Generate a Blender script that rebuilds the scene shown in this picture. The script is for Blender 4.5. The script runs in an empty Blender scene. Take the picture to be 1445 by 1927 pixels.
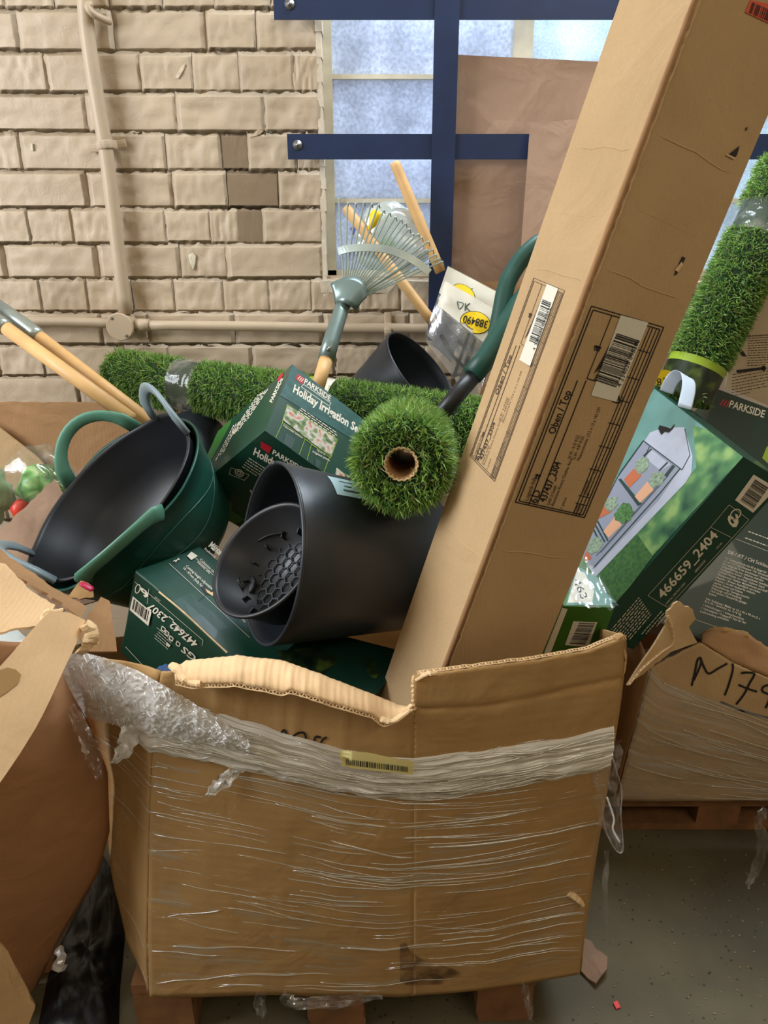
import bpy, bmesh, math, random
import numpy as np
from mathutils import Vector, Matrix, noise
from mathutils.bvhtree import BVHTree
from mathutils.geometry import tessellate_polygon

# ------------------------------------------------------------------ camera, light, exposure
SC = bpy.context.scene
COL = SC.collection
F, CX, CY, PITCH, CAMH = 1390.0, 722.5, 963.5, math.radians(21.5), 1.35
cam_data = bpy.data.cameras.new('camera')
cam = bpy.data.objects.new('camera', cam_data)
COL.objects.link(cam)
cam.location = (0, 0, CAMH)
cam.rotation_euler = (math.radians(90) - PITCH, 0, 0)
cam_data.sensor_fit = 'VERTICAL'
cam_data.sensor_height = 24.0
cam_data.lens = 24.0 * F / 1927.0
cam_data.clip_start = 0.05
SC.camera = cam

world = bpy.data.worlds.new('daylight')
SC.world = world
world.use_nodes = True
bg = world.node_tree.nodes['Background']
bg.inputs['Color'].default_value = (0.66, 0.78, 1.0, 1)
bg.inputs['Strength'].default_value = 1.75

def area(name, loc, target, sx, sy, power, color, spread=180):
    l = bpy.data.lights.new(name, 'AREA')
    l.shape = 'RECTANGLE'; l.size = sx; l.size_y = sy; l.energy = power; l.color = color
    l.spread = math.radians(spread)
    o = bpy.data.objects.new(name, l); COL.objects.link(o)
    o.location = loc
    o.rotation_euler = (Vector(target) - Vector(loc)).to_track_quat('-Z', 'Y').to_euler()
    return o
# daylight of the tall window in the left wall, of the upper part of the window in the back wall, and two unseen fill lamps added to brighten the fronts
area('left_window_daylight', (-2.3, 0.55, 1.98), (0.0, 1.1, 1.2), 1.3, 1.5, 76, (0.92, 0.96, 1.0))
area('back_window_daylight', (0.5, 1.88, 2.45), (0.30, 0.9, 1.0), 1.2, 0.9, 58, (0.82, 0.91, 1.0))
area('added_fill', (1.5, -0.9, 2.8), (0.2, 1.0, 0.8), 1.2, 0.4, 11, (1.0, 0.88, 0.68))
area('added_fill', (-0.9, -1.0, 2.8), (-0.2, 1.0, 0.7), 1.2, 0.4, 5, (1.0, 0.90, 0.72))

SC.view_settings.view_transform = 'Standard'
SC.view_settings.look = 'None'
SC.view_settings.gamma = 1.0
SC.view_settings.use_curve_mapping = False
SC.view_settings.exposure = 0.0

# ------------------------------------------------------------------ helpers
rnd = random.Random(7)
RT = Vector((1, 0, 0)); UP = Vector((0, math.sin(PITCH), math.cos(PITCH))); FW = Vector((0, math.cos(PITCH), -math.sin(PITCH)))
EYE = Vector((0, 0, CAMH))
def ray(u, v): return FW + RT * ((u - CX) / F) - UP * ((v - CY) / F)
def at(u, v, D): return EYE + ray(u, v) * D                  # D: distance along the optical axis
def atY(u, v, Y): r = ray(u, v); return EYE + r * (Y / r.y)
def pix(p):
    d = p - EYE; z = d.dot(FW); return CX + F * d.dot(RT) / z, CY - F * d.dot(UP) / z
def atZ(u, v, Z): r = ray(u, v); return EYE + r * ((Z - CAMH) / r.z)
def lerp(a, b, t): return a + (b - a) * t
def interp(x, xs, ys): return float(np.interp(x, xs, ys))
def lin(r, g, b):
    f = lambda c: (c / 255 / 12.92) if c <= 10 else ((c / 255 + 0.055) / 1.055) ** 2.4
    return (f(r), f(g), f(b), 1)

def origin(o):
    v = Vector((0, 0, 0))
    while o is not None:
        v = v + o.location; o = o.parent
    return v
def thing(name, loc, label, cat, group=None):
    o = bpy.data.objects.new(name, None); COL.objects.link(o)
    o.empty_display_size = 0.05
    o.location = loc; o['label'] = label; o['category'] = cat
    if group: o['group'] = group
    return o
def tag(o, label, cat, group=None):
    o['label'] = label; o['category'] = cat
    if group: o['group'] = group
    return o
def structure(o, label=None):
    o['kind'] = 'structure'
    if label: o['label'] = label
    return o
def link_mesh(name, me, mat, parent=None):
    o = bpy.data.objects.new(name, me); COL.objects.link(o)
    if mat is not None: me.materials.append(mat)
    if parent is not None: o.parent = parent
    return o
def mesh(name, verts, faces, mat, parent=None, smooth=False, uv=None, own=False):
    """verts in world space; stored relative to the parent's origin (or, with own=True, around their own base)"""
    vs = [Vector(v) for v in verts]
    loc = None
    if parent is not None: og = origin(parent)
    elif own:
        og = sum(vs, Vector()) / len(vs); og.z = min(v.z for v in vs); loc = og
    else: og = Vector()
    me = bpy.data.meshes.new(name)
    me.from_pydata([v - og for v in vs], [], faces)
    if uv is not None:
        l = me.uv_layers.new(name='UVMap')
        idx = np.zeros(len(me.loops), dtype=np.int32); me.loops.foreach_get('vertex_index', idx)
        l.data.foreach_set('uv', np.asarray(uv, dtype=np.float32)[idx].ravel())
    if smooth: me.polygons.foreach_set('use_smooth', [True] * len(me.polygons))
    me.update()
    o = link_mesh(name, me, mat, parent)
    if loc is not None: o.location = loc
    return o
class MB:
    """collects pieces of geometry for ONE mesh object"""
    def __init__(s): s.v = []; s.f = []
    def add(s, vf):
        n = len(s.v); s.v += [Vector(p) for p in vf[0]]; s.f += [tuple(i + n for i in f) for f in vf[1]]; return s
    def build(s, name, mat, parent=None, smooth=False, own=False): return mesh(name, s.v, s.f, mat, parent, smooth, own=own)

def frame_of(d):
    d = d.normalized(); a = Vector((0, 0, 1)) if abs(d.z) < 0.9 else Vector((1, 0, 0))
    e = d.cross(a).normalized(); return e, d.cross(e).normalized()
def tube(pts, rad, n=10, caps=True, flat=1.0, side=None):
    pts = [Vector(p) for p in pts]; m = len(pts)
    rs = rad if hasattr(rad, '__len__') else [rad] * m
    V = []; Fs = []; e = None
    for i, p in enumerate(pts):
        d = (pts[min(i + 1, m - 1)] - pts[max(i - 1, 0)])
        d = d.normalized() if d.length > 1e-9 else Vector((0, 0, 1))
        if e is None: e = (side - d * side.dot(d)).normalized() if side is not None else frame_of(d)[0]
        else: e = (e - d * e.dot(d)).normalized()
        if side is not None: e = (side - d * side.dot(d)).normalized()
        b = d.cross(e)
        for k in range(n):
            a = 2 * math.pi * k / n
            V.append(p + e * (math.cos(a) * rs[i]) + b * (math.sin(a) * rs[i] * flat))
    for i in range(m - 1):
        for k in range(n):
            k2 = (k + 1) % n
            Fs.append((i * n + k, i * n + k2, (i + 1) * n + k2, (i + 1) * n + k))
    if caps:
        Fs.append(tuple(range(n - 1, -1, -1))); Fs.append(tuple((m - 1) * n + k for k in range(n)))
    return V, Fs
def spline(pts, k=6):
    P = [Vector(p) for p in pts]; P = [P[0] * 2 - P[1]] + P + [P[-1] * 2 - P[-2]]; out = []
    for i in range(1, len(P) - 2):
        for j in range(k):
            t = j / k; a, b, c, d = P[i - 1:i + 3]
            out.append(0.5 * ((2 * b) + (c - a) * t + (2 * a - 5 * b + 4 * c - d) * t * t + (3 * b - a - 3 * c + d) * t ** 3))
    out.append(P[-2]); return out
def boxvf(o, a, b, c):
    o, a, b, c = map(Vector, (o, a, b, c))
    V = [o, o + a, o + a + b, o + b, o + c, o + a + c, o + a + b + c, o + b + c]
    Fs = [(0, 3, 2, 1), (4, 5, 6, 7), (0, 1, 5, 4), (1, 2, 6, 5), (2, 3, 7, 6), (3, 0, 4, 7)]
    if a.cross(b).dot(c) < 0: Fs = [tuple(reversed(f)) for f in Fs]
    return V, Fs
def aabox(x0, x1, y0, y1, z0, z1): return boxvf((x0, y0, z0), (x1 - x0, 0, 0), (0, y1 - y0, 0), (0, 0, z1 - z0))
def disc_frame(u, v, ang, ratio):
    """unit normal and axes of a circle seen at pixel (u, v) as an ellipse of that axis ratio, its normal pointing towards image angle ang"""
    r = ray(u, v).normalized(); rt = (RT - r * RT.dot(r)).normalized(); up = rt.cross(r)
    a = math.radians(ang); d = rt * math.cos(a) + up * math.sin(a)
    n = (-r * ratio + d * math.sqrt(1 - ratio * ratio)).normalized()
    e1 = n.cross(-r).normalized(); return n, e1, n.cross(e1).normalized()
def lathe(c, n, e1, e2, prof, k=48, closed=False, sx=1.0):
    V = []; Fs = []; m = len(prof)
    for r, h in prof:
        for j in range(k):
            a = 2 * math.pi * j / k
            V.append(c + n * h + e1 * (r * sx * math.cos(a)) + e2 * (r * math.sin(a)))
    for i in range(m - 1 + (1 if closed else 0)):
        i2 = (i + 1) % m
        for j in range(k):
            j2 = (j + 1) % k
            Fs.append((i * k + j, i * k + j2, i2 * k + j2, i2 * k + j))
    return V, Fs
def bevelled(name, vf, w, mat, parent=None, seg=2, smooth=False, own=False, dent=0.0, cuts=0):
    bm = bmesh.new()
    vs = [bm.verts.new(v) for v in vf[0]]
    for f in vf[1]: bm.faces.new([vs[i] for i in f])
    if cuts: bmesh.ops.subdivide_edges(bm, edges=bm.edges[:], cuts=cuts, use_grid_fill=True)
    ed = [e for e in bm.edges if len(e.link_faces) == 2 and e.calc_face_angle(0) > 0.5]
    if w > 0: bmesh.ops.bevel(bm, geom=ed, offset=w, segments=seg, affect='EDGES', profile=0.5)
    if dent:
        for v in bm.verts:
            p = v.co * 9; v.co += Vector((noise.noise(p), noise.noise(p + Vector((7, 0, 0))), noise.noise(p + Vector((0, 9, 0))))) * dent
    V = [v.co.copy() for v in bm.verts]; bm.verts.index_update()
    Fs = [tuple(v.index for v in f.verts) for f in bm.faces]; bm.free()
    return mesh(name, V, Fs, mat, parent, smooth, own=own)
def grid(fn, nu, nv, thick=0.0):
    """fn(a, b) -> point, a, b in 0..1; returns verts, faces, uv; with thickness the back side lies along the inner normal"""
    P = [[Vector(fn(i / nu, j / nv)) for i in range(nu + 1)] for j in range(nv + 1)]
    W = nu + 1; V = [p for row in P for p in row]; UV = [(i / nu, j / nv) for j in range(nv + 1) for i in range(nu + 1)]
    Fs = [(j * W + i, j * W + i + 1, (j + 1) * W + i + 1, (j + 1) * W + i) for j in range(nv) for i in range(nu)]
    if thick:
        N = len(V); Nrm = []
        for j in range(nv + 1):
            for i in range(nu + 1):
                du = P[j][min(i + 1, nu)] - P[j][max(i - 1, 0)]; dv = P[min(j + 1, nv)][i] - P[max(j - 1, 0)][i]
                Nrm.append(du.cross(dv).normalized())
        V = V + [V[i] - Nrm[i] * thick for i in range(N)]; UV = UV + UV
        Fs = Fs + [tuple(N + i for i in reversed(f)) for f in Fs]
        bd = [i for i in range(W)] + [j * W + nu for j in range(1, nv + 1)] + [nv * W + i for i in range(nu - 1, -1, -1)] + [j * W for j in range(nv - 1, 0, -1)]
        for q in range(len(bd)):
            a, b = bd[q], bd[(q + 1) % len(bd)]; Fs.append((b, a, a + N, b + N))
    return V, Fs, UV
def jag(poly, step=9.0, amp=2.5, seed=1, skip=()):
    """ragged outline: torn board between the given pixel corners; sides listed in skip stay straight"""
    r = random.Random(seed); out = []
    for i, p in enumerate(poly):
        q = poly[(i + 1) % len(poly)]; out.append(p)
        if i in skip: continue
        L = math.hypot(q[0] - p[0], q[1] - p[1]); n = int(L / step)
        for k in range(1, n):
            t = k / n; nx, ny = -(q[1] - p[1]) / L, (q[0] - p[0]) / L; w = r.uniform(-amp, amp)
            out.append((lerp(p[0], q[0], t) + nx * w, lerp(p[1], q[1], t) + ny * w))
    return out
class Plane:
    """a flat face through three points; meets the sight line of a pixel"""
    def __init__(s, o, a, b):
        s.o = Vector(o); s.ex = (Vector(a) - s.o).normalized(); y = Vector(b) - s.o
        s.ey = (y - s.ex * y.dot(s.ex)).normalized(); s.n = s.ex.cross(s.ey)
        if s.n.dot(EYE - s.o) < 0: s.n = -s.n
        s.rect = None
    def clip(s, P, lift):
        """keep a print inside its face"""
        Q = [((p - s.o).dot(s.ex), (p - s.o).dot(s.ey)) for p in P]
        for ax, lim, sg in ((0, 0.0, 1), (0, s.rect[0], -1), (1, 0.0, 1), (1, s.rect[1], -1)):
            R = []
            for a, b in zip(Q, Q[1:] + Q[:1]):
                da, db = (a[ax] - lim) * sg, (b[ax] - lim) * sg
                if da >= 0: R.append(a)
                if (da >= 0) != (db >= 0): t = da / (da - db); R.append((lerp(a[0], b[0], t), lerp(a[1], b[1], t)))
            Q = R
            if not Q: return []
        return [s.o + s.ex * x + s.ey * y + s.n * lift for x, y in Q]
    def px(s, u, v, lift=0.0):
        r = ray(u, v); d = (s.o + s.n * lift - EYE).dot(s.n) / r.dot(s.n); return EYE + r * d
def plate_vf(poly3, nrm, th, cuts=2, wob=0.0, seed=0.0, freq=14.0):
    """a flat polygon made into a board of that thickness, optionally wavy"""
    bm = bmesh.new(); vs = [bm.verts.new(p) for p in poly3]
    f = bm.faces.new(vs)
    tri = bmesh.ops.triangulate(bm, faces=[f], ngon_method='EAR_CLIP')
    for _ in range(cuts):
        eds = [e for e in bm.edges if e.calc_length() > 0.02]
        if not eds: break
        bmesh.ops.subdivide_edges(bm, edges=eds, cuts=1); bmesh.ops.triangulate(bm, faces=bm.faces[:])
    bm.normal_update()
    for v in bm.verts:
        if wob: v.co += nrm * (noise.noise(v.co * freq + Vector((seed, seed * 2, 0))) * wob)
    V = [v.co.copy() for v in bm.verts]; bm.verts.index_update()
    T = [tuple(v.index for v in f.verts) for f in bm.faces]
    B = [e for e in bm.edges if len(e.link_faces) == 1]
    N = len(V); Fs = []
    for t in T:
        n = (V[t[1]] - V[t[0]]).cross(V[t[2]] - V[t[0]])
        t = t if n.dot(nrm) > 0 else tuple(reversed(t))
        Fs.append(t); Fs.append(tuple(N + i for i in reversed(t)))
    for e in B:
        a, b = e.verts[0].index, e.verts[1].index; Fs.append((a, b, b + N, a + N))
    V = V + [p - nrm * th for p in V]; bm.free()
    return V, Fs
def plate(name, poly, anchors, th, mat, parent=None, wob=0.003, cuts=2, seed=0.0, freq=14.0, own=False):
    """board whose outline is given in pixels on the plane through three anchors (u, v, D)"""
    pl = Plane(*[at(*a) if a[2] > 0 else atY(a[0], a[1], -a[2]) for a in anchors])   # a negative third value is the world Y
    vf = plate_vf([pl.px(*p) for p in poly], pl.n, th, cuts, wob, seed, freq)
    o = mesh(name, vf[0], vf[1], mat, parent, own=own); return o, pl

# flat print on a face -------------------------------------------------------
class Print:
    """ink of one colour on one flat face: polygons, strokes and lettering gathered in ONE thin mesh"""
    def __init__(s, pl, lift=0.0006): s.pl = pl; s.lift = lift; s.mb = MB()
    def poly(s, pts):
        P = [s.pl.px(u, v, s.lift) for u, v in pts]
        if s.pl.rect: P = s.pl.clip(P, s.lift)
        if len(P) < 3: return s
        n = len(s.mb.v); s.mb.v += P
        for t in tessellate_polygon([P]):
            a, b, c = t
            if (P[b] - P[a]).cross(P[c] - P[a]).dot(s.pl.n) < 0: a, c = c, a
            s.mb.f.append((n + a, n + b, n + c))
        return s
    def line(s, pts, w=1.2, close=False):
        pts = list(pts) + ([pts[0]] if close else [])
        for p, q in zip(pts, pts[1:]):
            L = math.hypot(q[0] - p[0], q[1] - p[1])
            if L < 1e-6: continue
            nx, ny = -(q[1] - p[1]) / L * w / 2, (q[0] - p[0]) / L * w / 2
            s.poly([(p[0] + nx, p[1] + ny), (q[0] + nx, q[1] + ny), (q[0] - nx, q[1] - ny), (p[0] - nx, p[1] - ny)])
        return s
    def oval(s, cx, cy, a, b, rot=0, k=28, hole=None):
        c, d = math.cos(math.radians(rot)), math.sin(math.radians(rot))
        E = lambda ra, rb: [(cx + ra * math.cos(t) * c - rb * math.sin(t) * d, cy + ra * math.cos(t) * d + rb * math.sin(t) * c) for t in [2 * math.pi * i / k for i in range(k)]]
        o = E(a, b)
        if hole is None: return s.poly(o)
        i = E(a - hole, b - hole)
        for q in range(k): s.poly([o[q], o[(q + 1) % k], i[(q + 1) % k], i[q]])
        return s
    def text(s, txt, p0, p1, tall=None, bold=0.0, up=None):
        """lettering whose baseline runs from pixel p0 to p1; tall: capital height in pixels, measured along 'up' (a pixel vector)"""
        V, T, wd = letters(txt, bold)
        dx, dy = p1[0] - p0[0], p1[1] - p0[1]
        if up is None: L = math.hypot(dx, dy); up = (dy / L, -dx / L)
        h = tall if tall else math.hypot(dx, dy) / wd * 0.72
        n = len(s.mb.v)
        for x, y in V:
            s.mb.v.append(s.pl.px(p0[0] + dx * x / wd + up[0] * y / 0.72 * h, p0[1] + dy * x / wd + up[1] * y / 0.72 * h, s.lift))
        for t in T:
            a, b, c = [s.mb.v[n + i] for i in t]
            if (b - a).cross(c - a).dot(s.pl.n) < 0: t = tuple(reversed(t))
            s.mb.f.append(tuple(n + i for i in t))
        return s
    def bars(s, p0, p1, p2, seed=1, n=34):
        """bar code: p0->p1 along the code, p0->p2 along the bars"""
        r = random.Random(seed); ws = [r.choice((1, 1, 1, 2, 2, 3)) for _ in range(n * 2)]; tot = sum(ws); x = 0
        for i, w in enumerate(ws):
            if i % 2 == 0:
                a, b = x / tot, (x + w) / tot
                A = lambda t: (lerp(p0[0], p1[0], t), lerp(p0[1], p1[1], t))
                q = (p2[0] - p0[0], p2[1] - p0[1])
                s.poly([A(a), A(b), (A(b)[0] + q[0], A(b)[1] + q[1]), (A(a)[0] + q[0], A(a)[1] + q[1])])
            x += w
        return s
    def para(s, p0, ex, ey, lines, seed=1, w=1.4, fill=0.9):
        """small print too fine to read: rows of word-long dashes; ex, ey: pixel vectors of the row and of all rows"""
        r = random.Random(seed)
        for i in range(lines):
            t = i / max(1, lines - 1); L = r.uniform(0.8, 1.0) if i < lines - 1 else r.uniform(0.35, 0.7); x = 0.0
            b = (p0[0] + ey[0] * t, p0[1] + ey[1] * t)
            while x < L:
                d = min(r.uniform(0.04, 0.14), L - x)
                s.line([(b[0] + ex[0] * x, b[1] + ex[1] * x), (b[0] + ex[0] * (x + d * fill), b[1] + ex[1] * (x + d * fill))], w)
                x += d + 0.018
        return s
    def build(s, name, mat, parent): return s.mb.build(name, mat, parent)
_lt = {}
def letters(txt, bold=0.0):
    if (txt, bold) in _lt: return _lt[(txt, bold)]
    cu = bpy.data.curves.new('lettering', 'FONT'); cu.body = txt; cu.size = 1.0; cu.offset = bold; cu.resolution_u = 2
    ob = bpy.data.objects.new('lettering', cu); me = ob.to_mesh(); me.calc_loop_triangles()
    V = [(v.co.x, v.co.y) for v in me.vertices]; T = [tuple(t.vertices) for t in me.loop_triangles]
    x0 = min(v[0] for v in V); V = [(x - x0, y) for x, y in V]; wd = max(v[0] for v in V)
    ob.to_mesh_clear(); bpy.data.objects.remove(ob); bpy.data.curves.remove(cu)
    _lt[(txt, bold)] = (V, T, wd); return _lt[(txt, bold)]
def bvh_of(obs):
    V = []; P = []
    for o in obs:
        n = len(V); og = origin(o); V += [v.co + og for v in o.data.vertices]; P += [tuple(n + i for i in p.vertices) for p in o.data.polygons]
    return BVHTree.FromPolygons(V, P)
def on_surface(b, u, v, lift=0.0015):
    r = ray(u, v).normalized(); h = b.ray_cast(EYE, r)
    if h[0] is None: return None
    n = h[1] if h[1].dot(r) < 0 else -h[1]
    return h[0] + n * lift
def marker(mb, b, pts, w=4.0, k=8):
    """felt-pen stroke laid on a surface"""
    P3 = spline([Vector((p[0], p[1], 0)) for p in pts], k); L = []
    for i, p in enumerate(P3):
        d = P3[min(i + 1, len(P3) - 1)] - P3[max(i - 1, 0)]; d = d.normalized() if d.length > 0 else Vector((1, 0, 0))
        n = Vector((-d.y, d.x, 0)) * w / 2
        a, c = on_surface(b, p.x + n.x, p.y + n.y), on_surface(b, p.x - n.x, p.y - n.y)
        if a is not None and c is not None: L.append((a, c))
    n = len(mb.v)
    for a, c in L: mb.v += [a, c]
    for i in range(len(L) - 1): mb.f.append((n + 2 * i, n + 2 * i + 1, n + 2 * i + 3, n + 2 * i + 2))

# ------------------------------------------------------------------ materials
def newmat(name):
    m = bpy.data.materials.new(name); m.use_nodes = True
    nt = m.node_tree; b = nt.nodes['Principled BSDF']; return m, nt, b
def N(nt, t, **k):
    n = nt.nodes.new(t)
    for a, v in k.items():
        if a in n.inputs: n.inputs[a].default_value = v
        else: setattr(n, a, v)
    return n
def plain(name, col, rough=0.5, metal=0.0, spec=0.5, var=0.0, vscale=20.0, bump=0.0, bscale=200.0, coat=0.0):
    m, nt, b = newmat(name)
    b.inputs['Base Color'].default_value = col; b.inputs['Roughness'].default_value = rough; b.inputs['Metallic'].default_value = metal
    b.inputs['Specular IOR Level'].default_value = spec; b.inputs['Coat Weight'].default_value = coat
    tc = N(nt, 'ShaderNodeTexCoord')
    if var:
        n = N(nt, 'ShaderNodeTexNoise', Scale=vscale, Detail=4.0); nt.links.new(tc.outputs['Object'], n.inputs['Vector'])
        mp = N(nt, 'ShaderNodeMapRange'); mp.inputs[1].default_value = 0.3; mp.inputs[2].default_value = 0.7; mp.inputs[3].default_value = 1 - var; mp.inputs[4].default_value = 1 + var
        nt.links.new(n.outputs['Fac'], mp.inputs[0])
        h = N(nt, 'ShaderNodeVectorMath', operation='SCALE'); h.inputs[0].default_value = col[:3]; nt.links.new(mp.outputs[0], h.inputs['Scale'])
        nt.links.new(h.outputs[0], b.inputs['Base Color'])
    if bump:
        n = N(nt, 'ShaderNodeTexNoise', Scale=bscale, Detail=3.0); nt.links.new(tc.outputs['Object'], n.inputs['Vector'])
        bp = N(nt, 'ShaderNodeBump', Strength=bump, Distance=0.002); nt.links.new(n.outputs['Fac'], bp.inputs['Height']); nt.links.new(bp.outputs[0], b.inputs['Normal'])
    return m
def board(name, col, corr=None, cscale=120.0, stain=0.10):
    """corrugated board: fibres, faint flutes along x, y or z, soft creases"""
    m, nt, b = newmat(name); b.inputs['Roughness'].default_value = 0.78; b.inputs['Specular IOR Level'].default_value = 0.25
    tc = N(nt, 'ShaderNodeTexCoord')
    n1 = N(nt, 'ShaderNodeTexNoise', Scale=6.0, Detail=5.0); n2 = N(nt, 'ShaderNodeTexNoise', Scale=260.0, Detail=2.0)
    for n in (n1, n2): nt.links.new(tc.outputs['Object'], n.inputs['Vector'])
    ad = N(nt, 'ShaderNodeMath', operation='MULTIPLY_ADD'); ad.inputs[1].default_value = 0.35
    nt.links.new(n2.outputs['Fac'], ad.inputs[0]); nt.links.new(n1.outputs['Fac'], ad.inputs[2])
    mp = N(nt, 'ShaderNodeMapRange'); mp.inputs[1].default_value = 0.4; mp.inputs[2].default_value = 0.95; mp.inputs[3].default_value = 1 - stain; mp.inputs[4].default_value = 1 + stain
    nt.links.new(ad.outputs[0], mp.inputs[0])
    h = N(nt, 'ShaderNodeVectorMath', operation='SCALE'); h.inputs[0].default_value = col[:3]; nt.links.new(mp.outputs[0], h.inputs['Scale'])
    nt.links.new(h.outputs[0], b.inputs['Base Color'])
    n3 = N(nt, 'ShaderNodeTexNoise', Scale=9.0, Detail=3.0, Distortion=1.2); nt.links.new(tc.outputs['Object'], n3.inputs['Vector'])
    bp = N(nt, 'ShaderNodeBump', Strength=0.35, Distance=0.012); nt.links.new(n3.outputs['Fac'], bp.inputs['Height'])
    last = bp
    if corr:
        w = N(nt, 'ShaderNodeTexWave', Scale=cscale / 6.28, Distortion=0.6); w.wave_type = 'BANDS'; w.bands_direction = corr
        nt.links.new(tc.outputs['UV' if corr in 'XY' and name.endswith('uv') else 'Object'], w.inputs['Vector'])
        b2 = N(nt, 'ShaderNodeBump', Strength=0.12, Distance=0.0012); nt.links.new(w.outputs['Fac'], b2.inputs['Height']); nt.links.new(bp.outputs[0], b2.inputs['Normal']); last = b2
    nt.links.new(last.outputs[0], b.inputs['Normal']); return m
M = {}
M['paint'] = None
M['brick_bare'] = plain('bare_brick', lin(150, 128, 102), 0.9, var=0.25, vscale=90, bump=1.0, bscale=90)
M['pipe_paint'] = plain('conduit_paint', lin(186, 166, 140), 0.45, var=0.04, bump=0.1, bscale=60)
M['navy'] = plain('navy_steel', lin(26, 44, 78), 0.42, var=0.12, vscale=14, bump=0.08, bscale=90)
M['bolt'] = plain('bolt_steel', lin(140, 138, 135), 0.35, metal=0.8)
M['cream'] = plain('cream_window_paint', lin(216, 208, 184), 0.5, var=0.10, vscale=30)
M['plaster'] = plain('chipped_plaster', lin(214, 200, 178), 0.85, var=0.12, vscale=50, bump=0.6, bscale=70)
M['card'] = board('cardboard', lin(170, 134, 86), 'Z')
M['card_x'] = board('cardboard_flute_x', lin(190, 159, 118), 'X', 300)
M['card_light'] = board('cardboard_light_liner', lin(220, 184, 140), 'X', 330)
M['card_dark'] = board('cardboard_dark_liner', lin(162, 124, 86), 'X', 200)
M['card_grey'] = board('cardboard_grey_brown', lin(164, 134, 112), 'X', 90)
M['card_edge'] = plain('torn_board_edge', lin(222, 190, 146), 0.9, var=0.15, vscale=120)
M['green'] = plain('green_print_carton', lin(22, 66, 52), 0.34, var=0.10, vscale=8, bump=0.12, bscale=14, coat=0.25)
M['green_deep'] = plain('deep_green_carton', lin(14, 50, 40), 0.36, var=0.10, vscale=8, bump=0.10, bscale=14, coat=0.2)
M['green_mid'] = plain('mid_green_ink', lin(52, 110, 44), 0.4, var=0.15, vscale=10)
M['green_lime'] = plain('lime_ink', lin(152, 178, 48), 0.4)
M['teal'] = plain('teal_ink', lin(108, 150, 142), 0.34, var=0.14, vscale=14, coat=0.2)
M['white'] = plain('white_ink', lin(232, 224, 204), 0.55)
M['sticker'] = plain('sticker_paper', lin(226, 222, 206), 0.5)
M['red'] = plain('red_ink', lin(178, 30, 44), 0.45)
M['orange_red'] = plain('orange_red_sticker', lin(222, 92, 66), 0.5)
M['black_ink'] = plain('black_ink', lin(24, 20, 18), 0.55)
M['brown_ink'] = plain('faded_print_ink', lin(70, 52, 36), 0.7)
M['pot'] = plain('black_planter_plastic', lin(38, 43, 50), 0.38, var=0.06, vscale=30, bump=0.10, bscale=500)
M['pot_in'] = plain('black_insert_plastic', lin(30, 33, 37), 0.42, bump=0.05, bscale=300)
M['black'] = plain('black_plastic', lin(22, 24, 27), 0.4)
M['tub_green'] = plain('green_tub_rubber', lin(22, 74, 62), 0.40, var=0.12, vscale=9, bump=0.05, bscale=60)
M['tub_grip'] = plain('green_tub_handle', lin(84, 134, 112), 0.42)
M['tub_black'] = plain('black_tub_rubber', lin(20, 23, 28), 0.45, var=0.15, vscale=9)
M['tub_grip_grey'] = plain('grey_tub_handle', lin(128, 144, 150), 0.38)
M['grip_green'] = plain('green_grip_rubber', lin(24, 70, 60), 0.42, bump=0.1, bscale=150)
M['wood'] = plain('ash_handle_wood', lin(214, 170, 112), 0.5, var=0.12, vscale=18)
M['pallet'] = plain('pallet_wood', lin(128, 88, 52), 0.85, var=0.25, vscale=22, bump=0.6, bscale=60)
M['zinc'] = plain('galvanised_steel', lin(176, 188, 184), 0.33, metal=0.75, var=0.08, vscale=40)
M['zinc_paint'] = plain('grey_green_steel', lin(122, 140, 136), 0.32, metal=0.5, var=0.1, vscale=12)
M['tine'] = plain('rake_tine_steel', lin(150, 166, 158), 0.4, metal=0.35)
M['yellow'] = plain('yellow_sticker', lin(242, 206, 26), 0.45)
M['lid'] = plain('pale_blue_lid', lin(200, 214, 216), 0.4)
M['strap'] = plain('white_plastic_strap', lin(196, 210, 226), 0.3)
M['blue'] = plain('blue_cloth', lin(30, 70, 116), 0.6, var=0.2, vscale=30, bump=0.4, bscale=40)
M['pink'] = plain('pink_plastic', lin(176, 20, 70), 0.4)
M['terra'] = plain('terracotta_ink', lin(196, 112, 78), 0.4)
M['terra_light'] = plain('pale_terracotta_ink', lin(226, 172, 136), 0.4)
M['leaf_ink'] = plain('leaf_ink', lin(84, 124, 74), 0.4, var=0.5, vscale=160)
M['leaf_pale'] = plain('pale_leaf_ink', lin(142, 160, 136), 0.4, var=0.4, vscale=160)
M['fleece'] = plain('grey_white_ink', lin(186, 190, 204), 0.34, var=0.05, vscale=50, coat=0.15)
M['fleece_dark'] = plain('mid_grey_ink', lin(150, 154, 170), 0.34)
M['slate'] = plain('slate_ink', lin(52, 74, 72), 0.4)
M['dust'] = plain('scrap_paper', lin(150, 134, 100), 0.9)
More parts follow.
